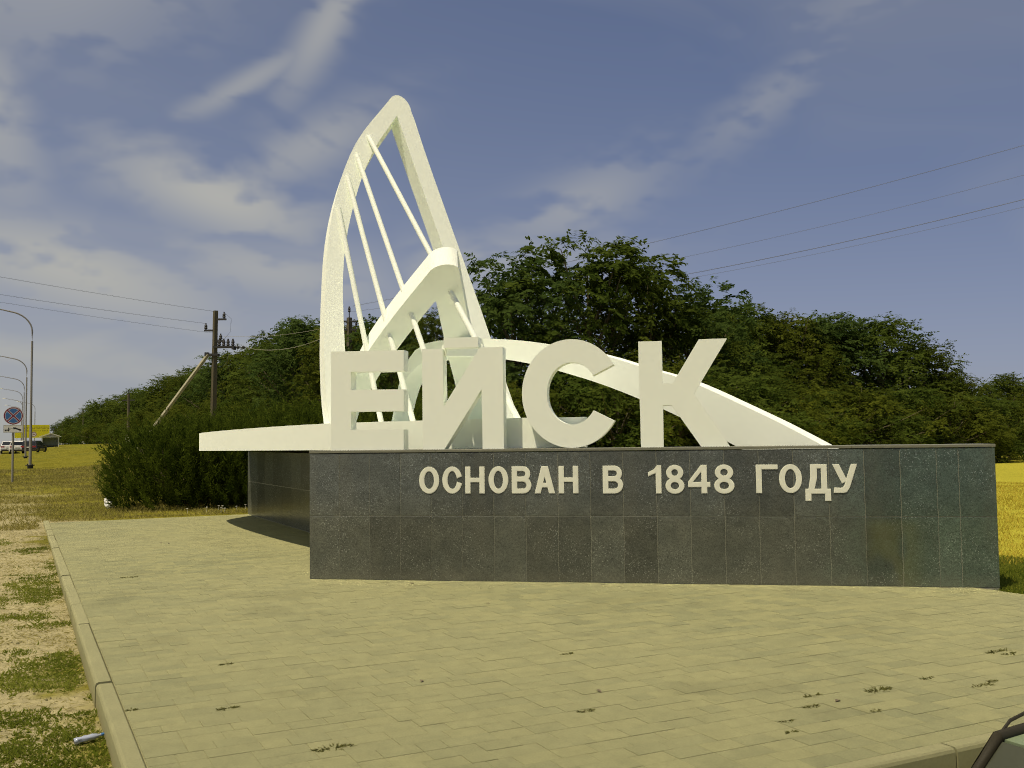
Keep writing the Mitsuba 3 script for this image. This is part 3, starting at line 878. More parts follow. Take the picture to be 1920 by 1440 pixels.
# left-hand windbreak running away along the road
rows = [(46, 6.6), (50, 7.3), (55, 8.2), (60, 8.5), (66, 8.6), (72, 8.2), (79, 8.4), (87, 8.1), (96, 8.6), (106, 8.4), (118, 8.9), (131, 8.3), (146, 8.8), (163, 8.6), (183, 9.0), (206, 8.6), (233, 9.0), (265, 9.0), (305, 9.2), (355, 9.5), (420, 9.5)]
for i, (D, h) in enumerate(rows):
    h -= 0.65
    n = 15.2 + tr.uniform(-1.0, 1.0)
    x = (n - 0.4472 * D) / 0.8944
    near = D < 110
    kit = MID[(i + 1) % 4] if near else FAR[i % 3]
    hb = 8.0 if near else 8.5
    plant('roadside_tree', '%s crown from the near end in the front row of the left windbreak' % ORD[i], 'tree', kit, x, D, h / hb, tr.uniform(0, 6.28), 'trees of the windbreak along the road')
    if D > 50:
        x2 = (n + 4.5 - 0.4472 * (D + 2)) / 0.8944
        plant('roadside_tree', 'tree half hidden in the back row of the left windbreak', 'tree', (MID if near else FAR)[(i + 2) % 3], x2, D + 2, h * 1.0 / hb, tr.uniform(0, 6.28), 'back row trees of the left windbreak')
# undergrowth: along both windbreaks
BUSH_L = ['%s leafy bush from the left, low behind the white letters' % ORD[q] for q in range(7)] + ['%s of the taller bushes in the row behind the letters, counted from the right' % ORD[q] for q in range(3)]
us = []
for D in (44, 48, 52, 57, 62, 68, 75, 83, 92, 103, 116, 132, 152, 178, 210, 250, 300):
    n = 12.4 + tr.uniform(-0.6, 0.6)
    us.append(((n - 0.4472 * D) / 0.8944, D, tr.uniform(2.4, 3.4) * (1 + D / 500), 'green shrub in the undergrowth below the left windbreak', 'undergrowth shrubs below the left windbreak'))
for q_, (x, y, h) in enumerate([(-4.0, 30, 2.6), (-1.8, 27.5, 2.7), (0.4, 27, 2.8), (2.6, 26.5, 3.0), (4.6, 27.5, 2.9), (6.6, 29, 3.2), (8.6, 33, 3.2), (5.4, 31, 3.6), (3.2, 30, 3.8), (1.0, 30, 3.6)]):
    us.append((x, y, h, BUSH_L[q_], 'bushes behind the letters'))
for x, y, h in [(10.5, 40, 3.2), (12.8, 43, 3.4), (15.4, 44, 3.6), (18.2, 46, 3.5), (20.8, 47, 3.3), (23.0, 48, 3.1), (25.6, 51, 3.4), (27.6, 55, 3.2), (9.3, 38, 2.9), (17.0, 43, 2.2), (21.8, 45.5, 2.0)]:
    us.append((x, y, h, 'dark green bush at the foot of the right windbreak just above the granite wall', 'bushes at the foot of the right windbreak'))
for x, y, h in [(29.5, 60, 2.3), (33, 67, 2.0), (47, 92, 3.0), (51, 96, 2.6), (54.5, 100, 2.9), (58, 104, 2.4), (39, 78, 2.2)]:
    us.append((x, y, h, 'pale yellowish green bush at the far edge of the yellow field', 'pale bushes at the far edge of the field'))
for i, (x, y, h, lab, grp) in enumerate(us):
    kit = SHRUB[2] if 'pale' in lab else SHRUB[i % 2]
    plant('shrub', lab, 'shrub', kit, x, y, (h / 3.0 * 1.15, h / 3.0 * 1.15, h / 3.0), tr.uniform(0, 6.28), grp)


# juniper hedge at the left
def make_juniper(seed, H, Wd, n_plume, n_blade):
    rs = np.random.RandomState(seed)
    ang = rs.uniform(0, 2 * np.pi, n_plume)
    rr = Wd * 0.5 * rs.uniform(0, 1, n_plume) ** 0.4
    hz = H * (1 - 0.35 * (rr / (Wd * 0.5)) ** 3)
    base = np.stack([rr * np.cos(ang), rr * np.sin(ang), hz * rs.uniform(0.0, 0.80, n_plume)], 1)
    outd = unit(np.stack([np.cos(ang) * (0.25 + rr / Wd), np.sin(ang) * (0.25 + rr / Wd), np.full(n_plume, 0.85)], 1) + rs.normal(0, 0.16, (n_plume, 3)))
    ln = H * rs.uniform(0.15, 0.28, n_plume) * np.where(rs.uniform(0, 1, n_plume) < 0.10, 1.55, 1.0)
    which = np.repeat(np.arange(n_plume), n_blade)
    fr = rs.uniform(0, 1, len(which))
    pos = base[which] + outd[which] * (fr * ln[which])[:, None] + rs.normal(0, 0.018, (len(which), 3))
    ax = unit(outd[which] + rs.normal(0, 0.42, (len(which), 3)))
    nn = unit(rs.normal(0, 1, (len(which), 3)))
    L = 0.115 * rs.uniform(0.6, 1.3, len(which)) * (1.15 - 0.5 * fr)
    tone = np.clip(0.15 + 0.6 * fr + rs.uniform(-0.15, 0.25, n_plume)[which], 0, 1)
    v, f, uv = leaflets(pos, ax, nn, L, L * 0.17, tone)
    stems = [tube([(0, 0, -0.2), (0.05, 0.02, H * 0.3), (0.02, 0.05, H * 0.7)], [0.07, 0.05, 0.02], 6)]
    for i in range(14):
        a = i * 2.4
        stems.append(tube([(0, 0, 0.1 + 0.02 * i), (0.3 * Wd * math.cos(a) * 0.7, 0.3 * Wd * math.sin(a) * 0.7, H * 0.35), (0.42 * Wd * math.cos(a) * 0.7, 0.42 * Wd * math.sin(a) * 0.7, H * 0.62)], [0.03, 0.02, 0.008], 5, caps=False))
    return mikit.ply(cat(stems), 'bark', smooth=50), mikit.ply((v, f), 'juniper', uv=uv)


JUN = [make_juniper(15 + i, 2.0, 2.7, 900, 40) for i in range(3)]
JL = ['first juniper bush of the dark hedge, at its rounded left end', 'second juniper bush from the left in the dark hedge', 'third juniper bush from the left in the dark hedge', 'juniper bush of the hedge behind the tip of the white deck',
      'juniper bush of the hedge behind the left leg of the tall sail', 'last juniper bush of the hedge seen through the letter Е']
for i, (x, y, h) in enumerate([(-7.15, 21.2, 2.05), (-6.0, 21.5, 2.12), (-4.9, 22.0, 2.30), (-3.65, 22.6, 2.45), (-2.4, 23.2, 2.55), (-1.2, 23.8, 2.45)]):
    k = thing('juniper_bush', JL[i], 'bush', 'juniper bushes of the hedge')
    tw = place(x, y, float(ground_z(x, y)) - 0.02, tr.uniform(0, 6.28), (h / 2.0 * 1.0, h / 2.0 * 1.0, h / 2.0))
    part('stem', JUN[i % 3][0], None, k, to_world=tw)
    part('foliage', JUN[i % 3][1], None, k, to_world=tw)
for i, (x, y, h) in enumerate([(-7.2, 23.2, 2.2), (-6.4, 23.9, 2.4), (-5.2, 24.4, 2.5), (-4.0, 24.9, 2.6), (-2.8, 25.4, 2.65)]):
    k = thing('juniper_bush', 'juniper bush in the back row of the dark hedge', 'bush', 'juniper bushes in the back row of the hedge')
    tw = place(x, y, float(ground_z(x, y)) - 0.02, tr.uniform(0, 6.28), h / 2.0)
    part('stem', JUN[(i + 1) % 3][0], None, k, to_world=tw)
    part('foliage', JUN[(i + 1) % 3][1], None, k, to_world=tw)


# grass: green tufts on the dirt shoulder, dry grass on the verge, mown green strip on the right
def np_noise(x, y, s, seed):
    return meshkit.fbm(np.stack([x * s, y * s, 0 * x], -1), 4, seed)


def blades(rs, x, y, h, w, lean, tone):
    n = len(x)
    z = ground_z(x, y)
    base = np.stack([x, y, z - 0.004], 1)
    a = rs.uniform(0, 2 * np.pi, n)
    ax = unit(np.stack([np.cos(a) * lean, np.sin(a) * lean, np.ones(n)], 1))
    nn = unit(rs.normal(0, 1, (n, 3)))
    return leaflets(base, ax, nn, h, w, tone)


def join(parts):
    vs, fs, us, o = [], [], [], 0
    for v, f, u in parts:
        vs.append(v); fs.append(f + o); us.append(u); o += len(v)
    return np.vstack(vs), np.vstack(fs), np.vstack(us)


rs = np.random.RandomState(4)


def scatter(n, t0, t1, n0, n1, power=1.0):
    t = t0 + (t1 - t0) * rs.uniform(0, 1, n) ** power
    m = rs.uniform(n0, n1, n)
    return TR[0] * t + NR[0] * m, TR[1] * t + NR[1] * m, t, m


# low green creeping grass in patches along the kerb
PATCH = [(11.0, 0.16, 1.3, 0.34, 1.0), (12.0, 0.36, 0.8, 0.12, 0.8), (8.75, 0.20, 0.16, 0.30, 0.8), (9.35, 0.05, 0.25, 0.35, 0.5), (7.15, 0.24, 0.50, 0.22, 1.0), (6.75, 0.20, 0.45, 0.30, 0.9), (5.9, 0.02, 0.22, 0.28, 0.9), (5.15, 0.12, 0.50, 0.36, 0.9),
         (4.5, 0.10, 0.5, 0.4, 1.0), (5.1, 0.40, 0.30, 0.08, 1.1), (14.2, 0.1, 0.5, 0.3, 0.5), (6.2, 0.40, 0.25, 0.05, 0.7), (8.0, 0.42, 0.5, 0.04, 0.7), (10.0, -0.6, 0.7, 0.4, 0.6), (7.2, -0.7, 0.6, 0.35, 0.7), (13.0, -0.9, 0.9, 0.4, 0.6), (15.5, -0.5, 0.6, 0.5, 0.6)]
x, y, t, m = scatter(300000, 3.2, 17.0, -1.5, 0.43, 1.7)
dens = np.zeros(len(x))
for pt, pm, rt, rm, k_ in PATCH:
    dens = np.maximum(dens, k_ * np.exp(-((t - pt) / rt) ** 2 - ((m - pm) / rm) ** 2))
rag = np_noise(x, y, 2.3, 31) * 0.6 + np_noise(x, y, 9.0, 33) * 0.4
prob = np.clip((dens * 1.15 + (rag - 0.5) * 2.3 - 0.36) * 2.2, 0, 1) * np.clip(np_noise(x, y, 16.0, 35) * 2.6 - 0.55, 0.05, 1)
keep = rs.uniform(0, 1, len(x)) < prob
x, y, t, m = x[keep], y[keep], t[keep], m[keep]
n = len(x)
v, f, uv = blades(rs, x, y, rs.uniform(0.012, 0.042, n), rs.uniform(0.005, 0.013, n), rs.uniform(0.5, 2.6, n), np.clip(np_noise(x, y, 2.5, 8) * 1.4 - 0.2 + rs.normal(0, 0.25, n), 0, 1))
stuff('grass_patches', (v, f), 'grass_blade', 'low green grass growing in patches on the dirt beside the kerb', 'grass', uv=uv)
# straw and dry blades among them
x, y, t, m = scatter(60000, 3.2, 18.0, -1.8, 0.42, 1.6)
keep = rs.uniform(0, 1, len(x)) < np.clip(np_noise(x, y, 2.3, 51) * 3 - 1.2, 0.03, 0.8)
x, y = x[keep], y[keep]
n = len(x)
p1 = blades(rs, x, y, rs.uniform(0.015, 0.06, n), rs.uniform(0.002, 0.006, n), rs.uniform(1.2, 6.0, n), rs.uniform(0, 1, n))
x, y, t, m = scatter(150000, 17.5, 60.0, -2.0, 9.5, 1.7)
keep = (rs.uniform(0, 1, len(x)) < np.clip(np_noise(x, y, 0.9, 61) * 3 - 0.9, 0.1, 1)) & ~((t < 19) & (m > 0.3) & (m < 7.5))
x, y, t = x[keep], y[keep], t[keep]
n = len(x)
p2 = blades(rs, x, y, rs.uniform(0.03, 0.09, n) * (0.8 + t / 60), rs.uniform(0.006, 0.012, n) * (0.7 + t / 30), rs.uniform(0.2, 2.0, n), rs.uniform(0, 1, n))
v, f, uv = join([p1, p2])
x, y, t, m = scatter(9000, 3.3, 17.0, -1.6, 0.43, 1.5)
n = len(x)
p3 = blades(rs, x, y, rs.uniform(0.02, 0.08, n), rs.uniform(0.003, 0.006, n), rs.uniform(4.0, 14.0, n), rs.uniform(0.6, 1, n))
p3[0][:, 2] += 0.006
v, f, uv = join([(v, f, uv), p3])
stuff('dry_grass', (v, f), 'dry_blade', 'dry yellow grass on the verge between road and hedge', 'grass', uv=uv)
x, y, t, m = scatter(90000, 3.6, 12.5, 7.42, 9.6)
n = len(x)
v, f, uv = blades(rs, x, y, rs.uniform(0.02, 0.06, n), rs.uniform(0.005, 0.010, n), rs.uniform(0.2, 1.5, n), rs.uniform(0, 0.9, n))
stuff('mown_grass', (v, f), 'grass_blade', 'short green grass strip between the paving and the yellow field', 'grass', uv=uv)
x, y, t, m = scatter(200000, 4.0, 40.0, 9.0, 24.0, 1.5)
keep = (np_noise(x, y, 0.7, 71) > 0.36)
x, y, t = x[keep], y[keep], t[keep]
n = len(x)
v, f, uv = blades(rs, x, y, rs.uniform(0.03, 0.08, n), rs.uniform(0.005, 0.010, n) * (0.8 + t / 30), rs.uniform(0.2, 1.2, n), rs.uniform(0.0, 1, n))
leaf_mat('field_blade', (0.36, 0.28, 0.03), (0.58, 0.48, 0.08), 0.4)
stuff('field_grass', (v, f), 'field_blade', 'dry yellow grass of the field right of the wall', 'grass', uv=uv)

# loose stones on the shoulder
x, y, t, m = scatter(900, 3.3, 18.0, -1.6, 0.40, 1.3)
st = trimesh.creation.icosphere(0, 1.0)
sv, sf = np.array(st.vertices), np.array(st.faces)
n = len(x)
sz = 0.004 + 0.010 * rs.uniform(0, 1, n) ** 4
vv = (sv[None] * (sz[:, None, None] * rs.uniform(0.6, 1.3, (n, 1, 3))) * (1 + rs.uniform(-0.25, 0.25, (n, len(sv), 1))) + np.stack([x, y, ground_z(x, y) + 0.002], 1)[:, None]).reshape(-1, 3)
ff = (sf[None] + len(sv) * np.arange(n)[:, None, None]).reshape(-1, 3)
stuff('loose_gravel', (vv, ff), 'kerb_concrete', 'small loose stones scattered on the bare soil beside the kerb', 'gravel')

# weeds in the joints of the paving
WEED_POS = [(1.87, 5.16, 1.0), (2.22, 5.39, 0.5), (2.90, 6.02, 1.1), (2.94, 5.96, 0.7), (2.43, 5.22, 0.8), (2.53, 5.31, 0.4), (1.50, 5.06, 0.6), (1.43, 4.86, 0.5), (1.25, 4.62, 0.45), (1.22, 4.45, 0.4), (1.71, 4.77, 0.3), (0.32, 6.10, 0.45), (0.34, 4.83, 0.5), (-0.78, 4.30, 1.0), (-1.42, 4.95, 0.6), (-1.71, 5.92, 0.5), (-3.78, 9.78, 0.9), (-1.89, 4.94, 0.3)]
wrs = np.random.RandomState(12)


def weed_mesh(size):
    nb = int(60 + 90 * size)
    a = wrs.uniform(0, 2 * np.pi, nb)
    arm = wrs.randint(0, 3, nb)
    r = 0.055 * size * wrs.uniform(0, 1, nb) ** 0.8
    a = np.where(arm == 0, wrs.normal(0.1, 0.25, nb), np.where(arm == 1, wrs.normal(3.3, 0.3, nb), a))
    base = np.stack([r * np.cos(a) * 1.7, r * np.sin(a) * 0.9, np.full(nb, -0.004)], 1)
    ax = unit(np.stack([np.cos(a), np.sin(a), wrs.uniform(0.1, 0.6, nb)], 1) + wrs.normal(0, 0.3, (nb, 3)))
    ax[:, 2] = np.abs(ax[:, 2])
    return leaflets(base, ax, unit(wrs.normal(0, 1, (nb, 3)) + [0, 0, 1.0]), 0.030 * wrs.uniform(0.5, 1.2, nb) * (0.5 + 0.5 * size), 0.008 * np.ones(nb), wrs.uniform(0, 0.6, nb))


WEED_L = ['largest flat weed at the lower right of the paving', 'small weed right of the largest flat weed', 'big weed near the right edge of the paving', 'weed just right of the big one near the right edge', 'weed below the big weed at the right edge', 'tiny weed beside the one below the big right-edge weed',
          'thin weed left of the largest flat weed', 'thin weed just below another, left of the largest flat weed', 'small weed left of the two thin ones', 'smallest weed in the lower left of the right-hand group', 'tiny weed below the largest flat weed', 'lone small weed in the middle of the paving', 'lone weed low in the middle of the paving',
          'bushy weed at the bottom edge left of centre', 'weed in a joint at the lower left of the paving', 'small weed above the one at the lower left', 'long thin weed far back on the left of the paving', 'tiny weed against the left kerb']
for (x, y, s), lab in zip(WEED_POS, WEED_L):
    v, f, uv = weed_mesh(s)
    k = key('weed_tuft')
    scene[k] = mikit.ply((v, f), 'weed_leaf', uv=uv, to_world=place(x, y, 0.0, 0.46, 0.85))
    labels[k] = {'label': lab, 'category': 'weed', 'group': 'weeds in the paving joints'}
# small white flowers at the foot of the hedge
for i, (x, y) in enumerate([(-5.95, 19.25), (-5.72, 19.5), (-5.6, 19.0), (-5.42, 19.4), (-6.2, 18.85), (-5.5, 18.9), (-5.85, 19.7), (-5.35, 19.8)]):
    k = key('white_flower')
    a = np.arange(7) * 2 * np.pi / 7
    pet = [trimesh.creation.icosphere(1, 1.0).apply_transform(np.diag([0.011, 0.006, 0.003, 1])).apply_translation((0.011, 0, 0)).apply_transform(trimesh.transformations.rotation_matrix(q, (0, 0, 1))) for q in a]
    pet.append(tube([(0, 0, -0.10), (0, 0, 0)], 0.003, 5))
    scene[k] = mikit.ply(cat(pet), 'flower_white', to_world=place(x, y, float(ground_z(x, y)) + 0.10))
    labels[k] = {'label': 'tiny white flower in the dry grass at the foot of the hedge', 'category': 'flower', 'group': 'white flowers by the hedge'}

# ------------------------------------------------------------------ street lamps along the road
def gz(x, y):
    return float(ground_z(x, y))


def lathe(pts, o, sides=16):
    """Surface of revolution from (radius, z) pairs, about the vertical through o."""
    p = np.array(pts, float)
    a = np.arange(sides) * 2 * np.pi / sides
    v = np.stack([p[:, None, 0] * np.cos(a), p[:, None, 0] * np.sin(a), np.repeat(p[:, 1:], sides, 1)], -1).reshape(-1, 3) + np.array(o)
    f = []
    for i in range(len(p) - 1):
        for j in range(sides):
            k = (j + 1) % sides
            f += [(i * sides + j, i * sides + k, (i + 1) * sides + k), (i * sides + j, (i + 1) * sides + k, (i + 1) * sides + j)]
    return trimesh.Trimesh(v, np.array(f), process=False)


lp_pole = mikit.ply(lathe([(0.085, 0.0), (0.085, 0.0), (0.078, 2.2), (0.065, 2.25), (0.055, 7.2), (0.055, 7.35)], (0, 0, 0)), 'galvanised', smooth=40)
lp_flange = mikit.ply(cat([lathe([(0.0, 0.06), (0.26, 0.06), (0.26, 0.02), (0.16, 0.0), (0.14, -0.45)], (0, 0, 0)), *[lathe([(0.0, 0.13), (0.025, 0.13), (0.025, 0.05)], (0.19 * math.cos(q), 0.19 * math.sin(q), 0), 6) for q in (0.8, 2.4, 3.9, 5.5)]]), 'dark_metal')
arm_p = [np.array([0, 0, 7.3]), np.array([0, 0, 7.9])] + [np.array([-(1 - math.cos(q)) * 1.35, 0, 7.9 + 1.15 * math.sin(q)]) for q in np.linspace(0.2, 1.30, 7)]
arm_p += [arm_p[-1] + np.array([-0.9, 0, 0.18]), arm_p[-1] + np.array([-1.9, 0, 0.36])]
lp_arm = mikit.ply(tube(arm_p, [0.05] * 2 + [0.045] * 7 + [0.035, 0.03], 10), 'galvanised', smooth=50)
hd = arm_p[-1]
head = trimesh.creation.icosphere(2, 1.0)
head.apply_transform(np.diag([0.36, 0.15, 0.085, 1]))
head.vertices[:, 2] = np.where(head.vertices[:, 2] < -0.03, -0.03, head.vertices[:, 2])
head.apply_translation(hd + np.array([-0.22, 0, 0.02]))
lp_head = mikit.ply(head, 'sign_white', smooth=40)
RZ = math.atan2(NR[1], NR[0])
LAMPS = [(-28.3, 58.0), (-44.7, 90.7), (-61.1, 123.4), (-77.5, 156.0), (-93.9, 189.0), (-110.2, 221.5), (-99.2, 205.0)]
LL = ['nearest tall grey street lamp, at the left edge of the photo', 'second street lamp from the camera, its pole just left of the nearest one', 'third street lamp along the road, its white head lower', 'fourth street lamp along the road',
      'fifth street lamp along the road, small and far off', 'farthest small street lamp along the road', 'thin far street lamp rising behind the yellow billboard']
for (x, y), lab in zip(LAMPS, LL):
    k = thing('street_lamp', lab, 'street lamp', 'street lamps along the road')
    tw = place(x, y, gz(x, y) + 0.15, RZ)
    for nm, m in (('pole', lp_pole), ('base_flange', lp_flange), ('arm', lp_arm), ('lamp_head', lp_head)):
        part(nm, m, None, k, to_world=tw)

# ------------------------------------------------------------------ no-stopping sign
sg = thing('no_stopping_sign', 'round blue no-stopping sign with red cross above a white tow-truck plate', 'road sign')
SX, SY = -17.70, 35.0
SO = np.array([SX, SY, 0.0])
SE, SN = NR, -TR                      # the sign faces back along the road


def sign_plane(poly, off, th):
    return prism(poly, th, SO + SN * off, SE, UP)


part('post', tube([(SX, SY, gz(SX, SY) - 0.3), (SX, SY, 2.62)], 0.038, 12), 'galvanised', sg, smooth=40)
DZ, RR = 2.36, 0.315
cc = Point(0, DZ)
disc = part('disc', sign_plane(cc.buffer(RR, 32), 0.055, 0.012), 'sign_white', sg)
ringp = cc.buffer(RR - 0.012, 32).difference(cc.buffer(RR - 0.050, 32))
cross = affinity.rotate(sbox(-RR, DZ - 0.024, RR, DZ + 0.024), 45, origin=cc).union(affinity.rotate(sbox(-RR, DZ - 0.024, RR, DZ + 0.024), -45, origin=cc)).intersection(cc.buffer(RR - 0.03, 32))
part('red_border_and_cross', sign_plane(ringp.union(cross), 0.0575, 0.0022), 'sign_red', disc)
part('blue_field', sign_plane(cc.buffer(RR - 0.062, 32).difference(cross.buffer(0.012)), 0.0565, 0.0012), 'sign_blue', disc)
plate = part('plate', sign_plane(sbox(-0.31, 1.765, 0.31, 2.035), 0.055, 0.008), 'sign_white', sg)
part('plate_border', sign_plane(sbox(-0.300, 1.775, 0.300, 2.025).difference(sbox(-0.292, 1.783, 0.292, 2.017)), 0.0562, 0.001), 'sign_black', plate)
truck = Polygon([(-0.27, 1.835), (-0.12, 1.835), (-0.12, 1.93), (-0.145, 1.955), (-0.16, 1.93), (-0.16, 1.875), (-0.27, 1.875)]).union(Point(-0.235, 1.83).buffer(0.02)).union(Point(-0.15, 1.83).buffer(0.02)).union(LineString([(-0.13, 1.87), (-0.03, 1.925)]).buffer(0.006))
towed = Polygon([(-0.03, 1.915), (0.0, 1.95), (0.06, 1.955), (0.12, 1.925), (0.26, 1.875), (0.265, 1.835), (0.20, 1.84), (0.05, 1.895)]).union(Point(0.22, 1.838).buffer(0.022)).union(Point(0.03, 1.90).buffer(0.022))
part('tow_truck_symbol', sign_plane(truck.union(towed), 0.0562, 0.001), 'sign_black', plate)

# ------------------------------------------------------------------ cars
def sedan(name, label, paint, x, y, rz, hatch=False, L=4.4, Wc=1.76, Hc=1.46):
    k = thing(name, label, 'car', 'cars stopped by the road')
    tw = place(x, y, gz(x, y), rz)
    h = L / 2
    if hatch:
        low = [(-h, 0.30), (-h - 0.02, 0.62), (-h + 0.05, 0.95), (h * 0.40, 0.95), (h * 0.96, 0.72), (h, 0.55), (h - 0.03, 0.28)]
        cab = [(-h + 0.10, 0.94), (-h + 0.30, Hc - 0.08), (-h + 0.6, Hc), (0.25, Hc), (h * 0.46, 0.94)]
    else:
        low = [(-h, 0.32), (-h - 0.02, 0.60), (-h + 0.04, 0.94), (-h * 0.58, 0.97), (h * 0.44, 0.93), (h * 0.95, 0.74), (h, 0.55), (h - 0.03, 0.28)]
        cab = [(-h * 0.66, 0.95), (-h * 0.34, Hc - 0.03), (-h * 0.18, Hc), (0.20, Hc), (h * 0.50, 0.92)]
    body = Polygon(low).buffer(0.05).buffer(-0.05)
    for wx in (-h * 0.60, h * 0.62):
        body = body.difference(Point(wx, 0.31).buffer(0.36))
    m = trimesh.creation.extrude_polygon(body, Wc, engine='earcut')
    m = m.subdivide().subdivide()
    v = m.vertices
    zc = v[:, 2] - Wc / 2
    kk = 1 - 0.10 * np.clip((np.abs(v[:, 0]) / h - 0.75) / 0.25, 0, 1) ** 2 - 0.05 * np.clip((v[:, 1] - 0.6) / 0.4, 0, 1) - 0.05 * np.clip((0.45 - v[:, 1]) / 0.2, 0, 1)
    m.vertices = np.stack([v[:, 0], -zc * kk, v[:, 1]], 1)
    part('body', m, paint, k, smooth=35, to_world=tw)
    roof = trimesh.creation.extrude_polygon(Polygon(cab).buffer(0.06).buffer(-0.06), Wc - 0.10, engine='earcut').subdivide().subdivide()
    v = roof.vertices
    kk = 1 - 0.24 * np.clip((v[:, 1] - 0.93) / (Hc - 0.93), 0, 1)
    roof.vertices = np.stack([v[:, 0], -(v[:, 2] - (Wc - 0.10) / 2) * kk, v[:, 1]], 1)
    part('cabin', roof, paint, k, smooth=35, to_world=tw)

    def pane(q):
        q = np.array(q, float)
        c = q.mean(0)
        nn = nrm(np.cross(q[1] - q[0], q[2] - q[0]))
        if nn @ (c - np.array([0, 0, 0.9])) < 0:
            nn = -nn
        w = np.vstack([q + nn * 0.012, q - nn * 0.02])
        return trimesh.convex.convex_hull(w)
    hw = lambda z: (Wc - 0.10) / 2 * (1 - 0.24 * min(1, max(0, (z - 0.93) / (Hc - 0.93))))
    rb, rt = cab[0], cab[1]
    fb, ft = cab[-1], cab[-2]
    lerp = lambda a, b, u: (a[0] + (b[0] - a[0]) * u, a[1] + (b[1] - a[1]) * u)
    for a, b in ((rb, rt), (fb, ft)):
        p, q = lerp(a, b, 0.10), lerp(a, b, 0.88)
        part('window', pane([(p[0], -hw(p[1]) + 0.08, p[1]), (p[0], hw(p[1]) - 0.08, p[1]), (q[0], hw(q[1]) - 0.08, q[1]), (q[0], -hw(q[1]) + 0.08, q[1])]), 'car_glass', k, to_world=tw)
    for s in (-1, 1):
        x0, x1, x2 = rb[0] + 0.38, (rb[0] + fb[0]) / 2 + 0.05, fb[0] - 0.32
        za, zb = 1.0, Hc - 0.10
        t0, t2 = rt[0] + 0.12, ft[0] - 0.02
        part('window', pane([(x0, s * hw(za), za), (x1 - 0.03, s * hw(za), za), (x1 - 0.03, s * hw(zb), zb), (t0, s * hw(zb), zb)]), 'car_glass', k, to_world=tw)
        part('window', pane([(x1 + 0.03, s * hw(za), za), (x2, s * hw(za), za), (t2, s * hw(zb), zb), (x1 + 0.03, s * hw(zb), zb)]), 'car_glass', k, to_world=tw)
        part('tail_light', bevel_box(0.05, 0.36, 0.16, 0.01).apply_translation((-h + 0.015, s * (Wc / 2 - 0.27), 0.72)), 'lamp_red', k, to_world=tw)
        for wx in (-h * 0.60, h * 0.62):
            wh = lathe([(0.0, -0.09), (0.24, -0.09), (0.31, -0.07), (0.31, 0.07), (0.24, 0.09), (0.0, 0.09)], (0, 0, 0), 20)
            wh.apply_transform(trimesh.transformations.rotation_matrix(math.pi / 2, (1, 0, 0))).apply_translation((wx, s * (Wc / 2 - 0.12), 0.31))
            part('wheel', wh, 'tyre', k, smooth=40, to_world=tw)
    part('bumper', bevel_box(0.10, Wc * 0.86, 0.20, 0.02).apply_translation((-h + 0.01, 0, 0.30)), 'rubber_black', k, to_world=tw)
    part('number_plate', bevel_box(0.02, 0.50, 0.12, 0.002).apply_translation((-h - 0.03, 0, 0.66)), 'sign_white', k, to_world=tw)
    return k


HD = math.atan2(TR[1], TR[0])
sedan('white_sedan', 'white sedan seen from behind at the far left road edge', 'car_white', -59.4, 116.5, HD)
sedan('white_hatchback', 'white hatchback standing between the white sedan and the dark car', 'car_white', -55.6, 111.0, HD, hatch=True)
sedan('dark_car', 'dark car turned sideways on the verge below the yellow billboard', 'car_black', -54.0, 111.5, HD - 0.28, hatch=True)

# ------------------------------------------------------------------ yellow billboard and bus shelter
bb = thing('yellow_billboard', 'yellow roadside billboard with two lines of dark print and a round mark, on thin legs', 'billboard')
BX, BY = -80.25, 165.0
BZ = np.array([BX, BY, 0.0])


def bbp(poly, off, th):
    return prism(poly, th, BZ + SN * off, SE, UP)


bp = part('board', bbp(sbox(-2.62, 2.56, 2.62, 4.72), 0.0, 0.12), 'board_yellow', bb)
dash = []
br = random.Random(2)
for row, (z0, hgt, xa, xb) in enumerate(((4.30, 0.10, -2.2, 2.3), (4.02, 0.13, -2.4, 2.4), (3.66, 0.13, -2.4, 2.4))):
    x = xa
    while x < xb:
        w = br.uniform(0.10, 0.20)
        dash.append(sbox(x, z0, x + w, z0 + hgt))
        x += w + (br.uniform(0.05, 0.09) if br.random() > 0.16 else 0.22)
part('print', bbp(shapely.union_all(dash), 0.004, 0.003), 'board_print', bp)
rd = part('round_mark', bbp(Point(0.25, 3.15).buffer(0.42, 24), 0.004, 0.003), 'sign_white', bp)
part('mark_ring', bbp(Point(0.25, 3.15).buffer(0.40, 24).difference(Point(0.25, 3.15).buffer(0.31, 24)).union(sbox(0.07, 3.08, 0.43, 3.22)), 0.006, 0.0015), 'sign_red', bp)
for xx in (-2.3, -1.1, 0.3, 1.6):
    p = BZ + SE * xx
    part('leg', tube([(p[0], p[1], gz(p[0], p[1]) - 0.2), (p[0], p[1], 2.6)], 0.07, 8), 'shelter_white', bb)

sh = thing('bus_shelter', 'small white roadside shelter with a gabled roof and greenish panels', 'bus shelter')
HX, HY = -71.1, 152.0
hz = gz(HX, HY) + 0.02
H0 = np.array([HX, HY, hz])


def shm(x0, x1, y0, y1, z0, z1):
    return bx(0.80 * x0, 0.80 * x1, y0, y1, 0.80 * z0, 0.80 * z1).apply_transform(frame_matrix(SE, TR, UP, H0))


